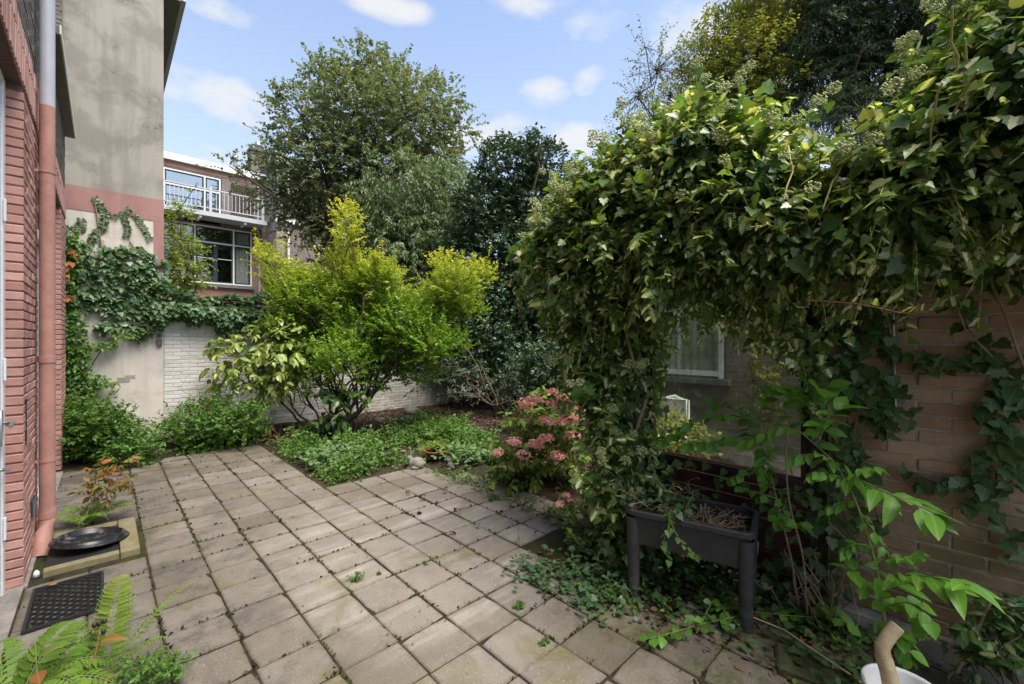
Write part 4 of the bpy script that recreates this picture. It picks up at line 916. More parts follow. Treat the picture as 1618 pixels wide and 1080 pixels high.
twig_bush('bare_twigs', 'pale bare twigs reaching out of the dark shrub towards the bed', (5.7, 6.6, .3), [at(x, y, 8.2) for x, y in ((720, 520), (700, 590), (745, 545), (770, 600), (800, 610), (835, 640), (690, 560), (715, 620))], 'bark_pale', .010, 6)

# ground cover in the bed
def ground_cover():
    lv = Leaves(); lv2 = Leaves()
    poly = [(445, 715), (475, 690), (520, 715), (600, 690), (645, 668), (735, 676), (790, 705), (795, 745), (745, 742), (660, 725), (600, 745), (540, 762), (505, 750)]
    g = np.array([on_z(x, y)[:2] for x, y in poly]); n = 5200
    lo, hi = g.min(0), g.max(0); Q = rng.uniform(lo, hi, (n, 2)); ins = np.zeros(n, bool); j = len(g)-1
    for i in range(len(g)):
        a, b = g[i], g[j]; c = ((a[1] > Q[:, 1]) != (b[1] > Q[:, 1])) & (Q[:, 0] < (b[0]-a[0])*(Q[:, 1]-a[1])/(b[1]-a[1]+1e-12)+a[0]); ins ^= c; j = i
    Q = Q[ins]; hh = .06+.07*(np.sin(Q[:, 0]*4.2+1)*np.sin(Q[:, 1]*3.1)+1)+.08*rng.random(len(Q)); dens = np.sin(Q[:, 0]*3.3+.5)+np.sin(Q[:, 1]*4.1+2)+rng.normal(size=len(Q))*.6 > -.35
    Q, hh = Q[dens], hh[dens]
    for sx, sy in ((655, 748), (711, 750), (668, 750), (690, 742)):
        c = on_z(sx, sy)[:2]; k = ((Q-c)**2).sum(1) > .17**2; Q, hh = Q[k], hh[k]
    P = np.concatenate([Q, np.full((len(Q), 1), .03)], 1); D = UP+rng.normal(size=(len(Q), 3))*.55
    pale = np.sin(Q[:, 0]*2.3)*np.sin(Q[:, 1]*2.9+1)+rng.normal(size=len(Q))*.2 > .42
    a, _ = twigs(P[~pale], D[~pale], hh[~pale]*1.5*np.exp(rng.normal(0, .25, (~pale).sum())), 8, .044*np.exp(rng.normal(0, .35, (~pale).sum())), .4, .9); lv.add(*a)
    b, _ = twigs(P[pale], D[pale], hh[pale]*1.2, 7, .05, .4, .9); lv2.add(*b)
    o = put('ground_cover', leaf_mesh('ground_cover', lv.get(), 'ovate', MT['L_ground'])); o['kind'] = 'stuff'; o['label'] = 'mixed green ground cover plants filling the bed behind the rabbit statue'; o['category'] = 'ground cover'
    o = put('pale_ground_cover', leaf_mesh('pale_ground_cover', lv2.get(), 'wide', MT['L_pale'])); o['kind'] = 'stuff'; o['label'] = 'patches of pale grey green leaves among the darker ground cover'; o['category'] = 'ground cover'
    # sparse greenery at the edges
    lv3 = Leaves(); m = 2200; X = np.concatenate([rng.uniform(2.85, 3.9, m//2), rng.uniform(2.2, 3.0, m//2)]); Yv = np.concatenate([rng.uniform(2.4, 4.6, m//2), rng.uniform(.3, 2.3, m//2)])
    X = np.concatenate([X, rng.uniform(1.85, 3.1, 500), rng.uniform(1.8, 2.1, 500), rng.uniform(.3, 1.8, 300)]); Yv = np.concatenate([Yv, rng.uniform(4.85, 5.3, 500), rng.uniform(5.0, 7.4, 500), rng.uniform(7.35, 7.9, 300)]); m = len(X)
    k = np.sin(X*7)+np.sin(Yv*5+1)+rng.normal(size=m)*.7 > .7; X, Yv = X[k], Yv[k]; P = np.stack([X, Yv, np.zeros(len(X))], -1)
    c, _ = twigs(P, UP+rv(len(P))*1.2, .10, 6, .03, .3); lv3.add(*c)
    o = put('edge_weeds', leaf_mesh('edge_weeds', lv3.get(), 'ovate', MT['L_ground'])); o['kind'] = 'stuff'; o['label'] = 'small weeds and seedlings creeping along the edges of the paving'; o['category'] = 'weeds'
ground_cover()
def weed(x, y, n, size, mat='L_ground', h=.06, label=None):
    p = on_z(x, y); o = thing('joint_weed', label, 'weed', tuple(p), 'weeds growing in the paving joints')
    a, tips = twigs(np.repeat(p[None], n, 0), UP+rv(n)*.9, h, 6, size, .3); leaf = leaf_mesh('foliage', Leaves().add(*a).get(), 'ovate', MT[mat]); put('foliage', leaf, o, kind='stuff')
    mb = MB()
    for q in tips: mb.tube([p, q], .0012, 3, False)
    mb.obj('stems', MT['stem_green'], o)
weed(563, 918, 12, .022, h=.07, label='tallest green seedling in a joint near the middle of the paving')
weed(1170-600+0, 760, 6, .014, h=.03, label='tiny weed in a joint at the far left edge of the bed')
weed(820, 958, 12, .022, h=.04, label='green weed tuft in a joint left of the ivy spilling on the slabs')
weed(860, 1016, 8, .02, h=.035, label='small weed on a slab in front of the planter')
weed(600, 907, 8, .016, h=.02, label='flat green tuft in a joint right of the tallest seedling')
weed(672, 892, 8, .016, h=.025, label='small green tuft in a joint left of the dead stalk')
weed(780, 790, 12, .03, h=.07, label='leafy weed on bare soil at the far right corner of the paving')
weed(820, 775, 16, .035, h=.09, label='bushy weed on the soil just below the hydrangea')
def dead_stalk():
    p = on_z(820, 858); o = thing('dead_stalk', 'dry brown forked stalk standing in a paving joint', 'plant', tuple(p)); q = on_z(818, 824, 0)
    MB().tube([p, p+[.002, 0, .07], p+[.004, .01, .15]], [.0022, .0018, .0008], 4).obj('stem', MT['cane'], o); MB().tube([p+[.001, 0, .01], p+[-.012, .0, .08], p+[-.01, .01, .145]], [.0016, .0013, .0006], 4).obj('stem', MT['cane'], o)
dead_stalk()

# ================================================================== IVY ON THE GABLE AND ON THE WHITE WALL
def wall_ivy():
    o = thing('gable_ivy', 'dark green ivy climbing the cream base and pink band of the gable wall', 'ivy', (.1, WY-.05, 0)); lv = Leaves(); mb = MB()
    def onw(x, y): return on_y(x, y, WY-.02)
    vines = [([(150, 312), (165, 335), (163, 360), (148, 372), (135, 395)], 9), ([(163, 335), (180, 342), (200, 335), (205, 328)], 6), ([(196, 342), (202, 358), (200, 375)], 7), ([(212, 338), (228, 360), (238, 378)], 7),
             ([(128, 345), (127, 365)], 9), ([(160, 380), (165, 420), (158, 455)], 6), ([(100, 380), (104, 355)], 5)]
    for pts, wd in vines:
        p = np.array([onw(*q) for q in pts]); mb.tube(p, .006, 4)
        seg = np.linspace(0, len(p)-1, int(len(p)*9)); i = np.minimum(seg.astype(int), len(p)-2); f = (seg-i)[:, None]; Q = p[i]*(1-f)+p[i+1]*f; Q = np.repeat(Q, 2, 0)
        n = len(Q); sd_ = np.where(np.arange(n) % 2, 1, -1)[:, None]; tan = np.repeat(nrm(p[i+1]-p[i]), 2, 0); sidev = np.cross(tan, [0, -1., 0])*sd_
        lv.add(Q+sidev*.012, sidev+rng.normal(size=(n, 3))*.35-UP*.35, np.array([0, -1., .35])+rng.normal(size=(n, 3))*.25, rng.uniform(.030, .062, n)*wd/8)
    # filled areas: (x, y, rx, ry, count)
    for x, y, rx, ry, c in [(205, 425, 42, 42, 330), (240, 445, 28, 45, 260), (165, 405, 18, 16, 70), (145, 470, 30, 22, 130), (120, 415, 26, 36, 190), (195, 485, 46, 18, 230), (240, 490, 30, 24, 190), (110, 470, 18, 40, 120), (180, 515, 30, 10, 60), (222, 525, 14, 14, 45), (160, 440, 16, 28, 70)]:
        c = int(c*.62); th = rng.random(c)*2*math.pi; rr = np.sqrt(rng.random(c)); P = np.array([onw(x+rx*a*math.cos(b), y+ry*a*math.sin(b)) for a, b in zip(rr, th)])
        P[:, 1] -= rng.random(c)*.10*(1-rr*.6)
        lv.add(P, np.array([0, -.5, -.8])+rng.normal(size=(c, 3))*.45, np.array([0, -1., .55])+rng.normal(size=(c, 3))*.3, rng.uniform(.07, .125, c))
    foliage(lv, 'heart', MT['L_ivy_wall'], o, 300)
    for q in [((250, 480), (150, 470), (110, 400)), ((245, 480), (235, 430), (205, 380)), ((250, 470), (200, 520), (150, 550)), ((200, 500), (165, 420), (150, 320))]: mb.tube([onw(*z) for z in q], .010, 5)
    mb.obj('stem', MT['bark_pale'], o, True)
wall_ivy()
def small_climber():
    o = thing('wall_climber', 'fresh green small leaved climber beside the drainpipe with orange dying leaves', 'climber', (-.25, WY-.1, 0)); lv = Leaves(); au = Leaves()
    def onw(x, y): return on_y(x, y, WY-.05)
    for x, y, rx, ry, c in [(115, 400, 14, 40, 260), (108, 470, 14, 40, 220), (115, 525, 24, 34, 340), (112, 575, 26, 30, 330), (130, 610, 26, 30, 330), (100, 630, 14, 40, 230), (160, 600, 14, 10, 60), (178, 605, 10, 3, 20), (160, 545, 26, 6, 70), (195, 530, 22, 4, 50), (130, 560, 20, 20, 90)]:
        th = rng.random(c)*2*math.pi; rr = np.sqrt(rng.random(c)); P = np.array([onw(x+rx*a*math.cos(b), y+ry*a*math.sin(b)) for a, b in zip(rr, th)]); P[:, 1] -= rng.random(c)*.16
        lv.add(P, np.array([0, -.5, -.5])+rng.normal(size=(c, 3))*.6, np.array([0, -.8, .7])+rng.normal(size=(c, 3))*.4, rng.uniform(.045, .075, c))
    for x, y, rx, ry, c in [(102, 438, 5, 5, 8), (108, 420, 8, 8, 8), (97, 462, 8, 6, 12), (102, 470, 8, 7, 14), (116, 400, 8, 5, 5)]:
        th = rng.random(c)*2*math.pi; rr = np.sqrt(rng.random(c)); P = np.array([onw(x+rx*a*math.cos(b), y+ry*a*math.sin(b)) for a, b in zip(rr, th)]); P[:, 1] -= .15+rng.random(c)*.06
        au.add(P, np.array([0, -.4, -.8])+rng.normal(size=(c, 3))*.4, np.array([0, -1, .4])+rng.normal(size=(c, 3))*.4, rng.uniform(.07, .12, c))
    foliage(lv, 'ovate', MT['L_small'], o, 0); foliage(au, 'rich', MT['L_autumn'], o, 60, leafname='orange_leaf', name='orange_foliage')
    mb = MB()
    for q in [((112, 690), (110, 600), (108, 480), (115, 370)), ((125, 690), (130, 600), (165, 545)), ((105, 690), (98, 560), (100, 420))]: mb.tube([onw(*z) for z in q], [.012, .009, .006, .004][:len(q)], 5)
    mb.obj('stem', MT['bark'], o, True)
small_climber()
def top_ivy():
    o = thing('wall_top_ivy', 'dark ivy running along the top of the white wall and hanging over it', 'ivy', (1.6, WY, WT)); lv = Leaves(); n = 3400
    X = rng.uniform(.55, 3.0, n); t = rng.random(n)
    prof = .26+.10*np.sin(X*3.1+.4)+.06*np.sin(X*9); front = rng.random(n) < .62
    hang = .28+.12*np.sin(X*4.7)+.06*np.sin(X*13)
    Z = np.where(front, WT+.10-t*(hang+.1), WT+.05+prof*(.4+.6*rng.random(n))); Yv = np.where(front, WY-.10-.14*np.sin(math.pi*np.minimum(1, t*1.1)), WY-.2+.5*t)
    P = np.stack([X, Yv+rng.normal(size=n)*.03, Z+rng.normal(size=n)*.02], -1)
    Nn = np.where(front[:, None], np.array([0, -1., .6]), np.array([0, -.4, 1.]))+rng.normal(size=(n, 3))*.35; D = np.where(front[:, None], np.array([0, -.5, -.9]), np.array([0, -1., -.1]))+rng.normal(size=(n, 3))*.5
    lv.add(P, D, Nn, rng.uniform(.055, .105, n)); foliage(lv, 'heart', MT['L_ivy_wall'], o, 200)
    mb = MB()
    for k in range(5): mb.tube(curve((.6, WY-.06, WT+.03+.03*k), (3.0, WY-.08+.03*k, WT+.08), .01, 9, .015), .011, 5)
    mb.obj('stem', MT['bark'], o, True)
top_ivy()

# ================================================================== THE GREAT IVY ON THE RIGHT
IX = 2.78
def great_ivy():
    o = thing('great_ivy', 'huge flowering variegated ivy overhanging the brick wall and its window on the right', 'ivy', (3.1, .6, 0)); k = 1.09
    top = np.array([(2.50, 2.45), (2.35, 2.60), (2.02, 2.74), (1.69, 2.90), (1.45, 3.04), (1.2, 3.04), (.97, 2.98), (.75, 2.84), (.52, 2.54), (.35, 2.46), (.2, 2.56), (.07, 2.72), (-.02, 3.0), (-.15, 3.15), (-.5, 3.1), (-1.2, 2.9)])
    bot = np.array([(2.50, 2.2), (2.34, 2.04), (2.14, 1.75), (1.84, 1.5), (1.5, 1.74), (1.23, 1.84), (.75, 1.80), (.47, 1.85), (.08, 1.97), (-.15, 1.95), (-1.2, 1.9)])
    blobs = []
    for y in np.arange(2.18, -1.1, -.14):
        zt_ = np.interp(-y, -top[:, 0], top[:, 1]); zb = np.interp(-y, -bot[:, 0], bot[:, 1])
        zt_, zb, yy = 1.6+(zt_-1.6)*k, 1.6+(zb-1.6)*k, y*k; c, h = (zt_+zb)/2, (zt_-zb)/2
        rx_ = (.46 if y > .6 else .36)+.05*math.sin(y*9); blobs.append((IX+.12+rng.normal()*.04, yy, c, rx_, .20, h*.93))
        blobs.append((IX-.05+rng.normal()*.10, yy+rng.normal()*.06, c+h*rng.uniform(-.5, .55), .32, .18, h*.45))
    for z, y, ry in [(1.62, 2.0, .34), (1.40, 1.92, .31), (1.15, 1.84, .25), (.90, 1.77, .21), (.65, 1.72, .18), (.42, 1.70, .17), (.20, 1.70, .20)]:
        blobs.append((IX+.06, y, z, .30, ry, .19))
    bl = np.array(blobs); vol = bl[:, 3]*bl[:, 4]+bl[:, 4]*bl[:, 5]+bl[:, 3]*bl[:, 5]
    def shell(n, scale, inner):
        i = rng.choice(len(bl), n*2, p=vol/vol.sum()); u = rv(n*2); u[:, 0] = -np.abs(u[:, 0])*np.where(rng.random(n*2) < .82, 1, -1)
        P = bl[i, :3]+u*bl[i, 3:]*scale; nn = nrm(u/bl[i, 3:])
        dd = (((P[:, None]-bl[None, :, :3])/bl[None, :, 3:])**2).sum(-1); keep = (dd < inner**2).sum(1) <= (0 if inner < scale else 1)
        return P[keep][:n], nn[keep][:n]
    lv = Leaves(); inn = Leaves()
    P, nn = shell(5200, 1.0, .86); m = len(P)
    D = nn*.55-UP*.5+rng.normal(size=(m, 3))*.42; lv.add(P+nn*rng.normal(size=(m, 1))*.05, D, nn*.7+UP*.85+rng.normal(size=(m, 3))*.38, np.clip(.055*np.exp(rng.normal(0, .40, m)), .022, .095))
    # leafy sprays: upright on top, arching out and down in front
    P, nn = shell(1350, .97, .88); m = len(P); d = nrm(nn*.9+UP*(nn[:, 2:3]*.5-.05)+rng.normal(size=(m, 3))*.35); Ls = rng.uniform(.12, .34, m)
    a, tp_ = twigs(P-nn*.06, d, Ls, 9, .052*np.exp(rng.normal(0, .30, m)), .55, .85, .4); lv.add(*a); ms_ = MB()
    for p, t_, n_ in zip(P-nn*.06, tp_, nn):
        if rng.random() < .5: ms_.tube([p, (p+t_)/2+UP*.02, t_], [.0035, .003, .0018], 4, False)
    ms_.obj('spray_stems', MT['stem_yellow'], o, True, kind='stuff')
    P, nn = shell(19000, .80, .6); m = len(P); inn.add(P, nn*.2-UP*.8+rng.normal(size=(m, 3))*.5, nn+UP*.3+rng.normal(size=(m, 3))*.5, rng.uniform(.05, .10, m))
    # shoots that break the outline, each with leaves, many ending in flower umbels
    P, nn = shell(520, 1.0, .93); sel = (nn[:, 2] > -.35); P, nn = P[sel], nn[sel]; d = nrm(nn*.8+UP*.55+rng.normal(size=nn.shape)*.35); L = rng.uniform(.08, .26, len(P))
    a, tips = twigs(P, d, L, 8, .06, .25, .9); lv.add(*a)
    q = nn[:, 2] < .1; Ph, nh = P[q], nn[q]; a, _ = twigs(Ph, nrm(nh*.5-UP*.9), .28, 9, .05, .6, .9); lv.add(*a)
    # leaves hanging into the window opening and ragged strands under the canopy
    for x, y, rx, ry, c in [(1245, 520, 36, 50, 150), (1292, 600, 22, 80, 150), (1150, 490, 70, 16, 110), (1042, 570, 14, 95, 150), (1210, 500, 20, 36, 70)]:
        Pq = np.array([on_x(x+rng.normal()*rx*.55, y+rng.normal()*ry*.55, rng.uniform(2.86, 3.06)) for _ in range(c)]); lv.add(Pq, np.array([-.4, 0, -.8])+rng.normal(size=(c, 3))*.45, np.array([-.9, -.2, .6])+rng.normal(size=(c, 3))*.4, rng.uniform(.035, .07, c))
    hs = np.array([(IX+rng.uniform(-.3, .2), y_, np.interp(-y_/k, -bot[:, 0], bot[:, 1])*1.02+.05) for y_ in rng.uniform(-.4, 2.2, 46)])
    a, th_ = twigs(hs, np.array([0, 0, -1.])+rng.normal(size=(46, 3))*.28, rng.uniform(.12, .42, 46), 10, .048, .1, .8); lv.add(*a); mh = MB()
    for p, t_ in zip(hs, th_): mh.tube([p, (p+t_)/2, t_], [.0025, .002, .0012], 4, False)
    mh.obj('hanging_strands', MT['stem_yellow'], o, True, kind='stuff')
    mb = MB()
    for p, t_ in zip(P, tips): mb.tube(curve(p-(t_-p)*.5, t_, .0, 4, .03), [.004, .0035, .003, .002], 4, False)
    mb.obj('young_shoots', MT['stem_green'], o, True, kind='stuff')
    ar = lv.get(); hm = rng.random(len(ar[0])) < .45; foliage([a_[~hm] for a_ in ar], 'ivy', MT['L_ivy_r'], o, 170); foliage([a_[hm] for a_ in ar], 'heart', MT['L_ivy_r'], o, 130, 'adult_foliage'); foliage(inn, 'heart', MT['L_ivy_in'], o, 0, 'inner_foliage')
    # flower umbels
    ums = []
    for v in range(3):
        m2 = MB(); U = rv(46); U[:, 2] = U[:, 2]*.85+.12
        for u in U:
            e = u*(.8+.2*rng.random()); m2.tube([(0, 0, 0), e*.9], .018, 3, False)
            r = .17; vs = [(e[0]+r*x, e[1]+r*y, e[2]+r*z_) for x, y, z_ in ((1, 0, 0), (-1, 0, 0), (0, 1, 0), (0, -1, 0), (0, 0, 1), (0, 0, -1))]
            m2.add(vs, [(0, 2, 4), (2, 1, 4), (1, 3, 4), (3, 0, 4), (2, 0, 5), (1, 2, 5), (3, 1, 5), (0, 3, 5)])
        ums.append(m2.mesh('flower_umbel', MT['umbel'], True))
    q = np.where((nn[:, 2] > .12) | ((nn[:, 0] < -.5) & (rng.random(len(nn)) < .28)))[0]; rng.shuffle(q)
    for c, i in enumerate(q[:190]):
        for e in range(rng.integers(1, 3)):
            s = rng.uniform(.026, .038); pos = tips[i]+nn[i]*.03+rng.normal(size=3)*.032*(e > 0)+UP*.02
            put('flower_umbel', ums[c % 3], o, Matrix.Translation(pos) @ Matrix.Rotation(rng.random()*6, 4, 'Z') @ Matrix.Diagonal((s, s, s, 1)))
    # woody stems
    mb = MB()
    for y0, y1, z1 in [(1.70, 2.1, 2.0), (1.62, 1.75, 2.3), (1.75, 1.80, 2.5)]:
        mb.tube(curve((IX+.10, y0, -.05), (IX+.0+rng.normal()*.1, y1, z1), .02, 9, .03), list(np.linspace(.020, .008, 9)), 6)
    for x0, y0, x1, y1, X0 in [(1085, 250, 1140, 360, 2.45), (1140, 360, 1230, 420, 2.6), (1380, 330, 1320, 420, 2.55)]:
        mb.tube(curve(on_x(x0, y0, X0), on_x(x1, y1, X0+.12), .08, 6, .04), list(np.linspace(.008, .013, 6)), 6)
    mb.obj('woody_stems', MT['bark_pale'], o, True, kind='stuff')
    mb = MB()
    for x0, y0, x1, y1 in [(1505, 10, 1510, 120), (1525, 60, 1520, 170), (1490, 130, 1470, 230), (1545, 110, 1500, 190), (1300, 330, 1330, 260), (1235, 330, 1245, 230)]: mb.tube(curve(on_x(x0, y0, 2.3), on_x(x1, y1, 2.45), .05, 5, .03), [.003, .004, .004, .0045, .005], 6)
    mb.obj('yellow_stems', MT['stem_yellow'], o, True, kind='stuff')
    return o
IVY = great_ivy()
def shoot(parent, name, pts, leaf, mat, size, n, stem, r=.005, droop=.2, heroes=200, tmpl='rich', both=True, spread=.9):
    """A named stem with leaves set along it."""
    p = np.array(pts, float); q = np.concatenate([np.linspace(p[i], p[i+1], 6, endpoint=False) for i in range(len(p)-1)]+[p[-1:]])
    for _ in range(3): q[1:-1] = (q[:-2]+2*q[1:-1]+q[2:])/4
    MB().tube(q, list(np.linspace(r, r*.45, len(q))), 6).obj(name, MT[stem], parent, True)
    if n:
        t = np.linspace(.08, 1, n); i = np.minimum((t*(len(q)-1)).astype(int), len(q)-2); P = q[i]; tan = nrm(q[i+1]-q[i]); side = nrm(np.cross(tan, UP+rng.normal(size=(n, 3))*.25)); s = np.where(np.arange(n) % 2, 1, -1)[:, None]*(1 if both else 0)
        D = tan*.6+side*s*spread+rng.normal(size=(n, 3))*.15-UP*droop; N = UP+rng.normal(size=(n, 3))*.35-FWD*.35
        P = P+D*size*.12; foliage(Leaves().add(P, D, N, size*rng.uniform(.75, 1.15, n)), tmpl, MT[mat], parent, heroes, leafname=leaf)
    return q
# long reddish trailing shoot with a row of small leaves
SH = thing('trailing_ivy_shoot', 'long reddish ivy shoot stretching sideways with a row of small pale leaves', 'ivy shoot', tuple(on_x(1285, 470, 2.3)))
pts = [on_x(x, y, X) for x, y, X in ((1275, 474, 2.36), (1330, 477, 2.32), (1380, 484, 2.29), (1425, 495, 2.27), (1455, 495, 2.25), (1490, 486, 2.22))]
shoot(SH, 'stem', pts, 'leaf', 'L_ivy_r', .042, 15, 'stem_red', .0035, -.9, 40, 'heart', True, .25)
def wall_creepers():
    o = thing('brick_wall_ivy', 'sparse dark ivy strands creeping over the orange brick wall at the right edge', 'ivy', (3.05, .1, 0)); lv = Leaves(); mb = MB(); X = SX-.03
    lines = [[(1500, 440), (1530, 520), (1560, 560), (1590, 610), (1600, 650)], [(1618, 600), (1590, 680), (1575, 740), (1572, 800), (1618, 880)], [(1575, 700), (1540, 745), (1490, 770), (1440, 745)], [(1440, 560), (1480, 575), (1530, 575)], [(1330, 500), (1345, 560), (1335, 640), (1350, 720)],
             [(1400, 500), (1410, 560), (1395, 640), (1400, 690)], [(1560, 640), (1570, 700)], [(1618, 560), (1605, 640), (1580, 690)], [(1340, 700), (1370, 760), (1390, 830)], [(1618, 450), (1580, 440), (1500, 430)], [(1600, 760), (1530, 790)], [(1335, 560), (1310, 640), (1318, 720), (1330, 800), (1345, 870)]]
    for l in lines:
        p = np.array([on_x(x, y, X) for x, y in l]); mb.tube(p, .0035, 4)
        n = int(7*len(p)); t = rng.random(n)*(len(p)-1); i = np.minimum(t.astype(int), len(p)-2); f = (t-i)[:, None]; P = p[i]*(1-f)+p[i+1]*f+np.stack([-rng.random(n)*.05, rng.normal(size=n)*.035, rng.normal(size=n)*.03], -1)
        lv.add(P, np.array([-.5, 0, -.8])+rng.normal(size=(n, 3))*.45, np.array([-1., 0, .55])+rng.normal(size=(n, 3))*.3, rng.uniform(.045, .085, n))
    for x, y, rx, ry, c in [(1350, 560, 30, 70, 70), (1390, 640, 40, 50, 60), (1345, 720, 25, 60, 45), (1430, 430, 90, 40, 110), (1600, 700, 20, 50, 20), (1310, 520, 20, 60, 40), (1390, 500, 30, 60, 50)]:
        P = np.array([on_x(x+rng.normal()*rx*.5, y+rng.normal()*ry*.5, X-.01-rng.random()*.05) for _ in range(c)]); P = P[:int(c*.65)]; c = len(P); lv.add(P, np.array([-.4, 0, -.9])+rng.normal(size=(c, 3))*.4, np.array([-1., 0, .5])+rng.normal(size=(c, 3))*.3, rng.uniform(.05, .085, c))
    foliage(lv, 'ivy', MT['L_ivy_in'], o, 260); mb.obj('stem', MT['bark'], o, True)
    MB().tube([on_x(x, y, X-.06) for x, y in ((1575, 400), (1562, 425), (1570, 455), (1590, 500), (1605, 545), (1618, 580), (1650, 640))], .006, 6).obj('pale_stem', MT['bark_pale'], o, True)
    MB().tube([on_x(x, y, X-.05) for x, y in ((1485, 420), (1510, 480), (1525, 520), (1550, 545), (1575, 570))], .004, 6).obj('pale_stem', MT['bark_pale'], o, True)
wall_creepers()
def ground_ivy():
    o = thing('ground_ivy', 'carpet of small ivy leaves spilling onto the slabs left of the planter', 'ivy', (2.4, 1.7, 0)); lv = Leaves(); n = 900
    g = [on_z(x, y) for x, y in ((850, 905), (900, 920), (940, 900), (960, 930), (985, 880), (930, 950), (975, 850), (1000, 910))]; G = np.array(g); i = rng.integers(0, len(G), n)
    P = G[i]+rng.normal(size=(n, 3))*np.array([.11, .11, 0]); P[:, 2] = .01+rng.random(n)*.05+np.clip((P[:, 0]-2.3)*.22, 0, .2); lv.add(P, rv(n)*[1, 1, .2]-UP*.1, UP+rv(n)*.6, rng.uniform(.025, .05, n))
    foliage(lv, 'ivy', MT['L_ivy_wall'], o, 200); mb = MB()
    for k in range(8): mb.tube(curve((2.65, 1.6, .05), G[k % len(G)]+[0, 0, .01], .03, 6, .05), .003, 4)
    mb.obj('stem', MT['bark_pale'], o)
    o = thing('creeping_ivy', 'dark ivy and fallen leaves on the soil underneath the planter', 'ivy', (2.8, 1.1, 0)); lv = Leaves(); n = 700
    P = np.stack([rng.uniform(2.4, 3.06, n), rng.uniform(.2, 1.75, n), .0+rng.random(n)*.05], -1); lv.add(P, rv(n)*[1, 1, .3], UP+rv(n)*.6, rng.uniform(.03, .06, n))
    m = 420; P = np.stack([rng.uniform(2.98, 3.08, m), rng.uniform(.45, 1.8, m), rng.random(m)**1.5*.75], -1); lv.add(P, np.array([-.6, 0, -.7])+rv(m)*.6, np.array([-1, 0, .6])+rv(m)*.5, rng.uniform(.04, .075, m))
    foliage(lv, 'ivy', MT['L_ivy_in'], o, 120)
ground_ivy()

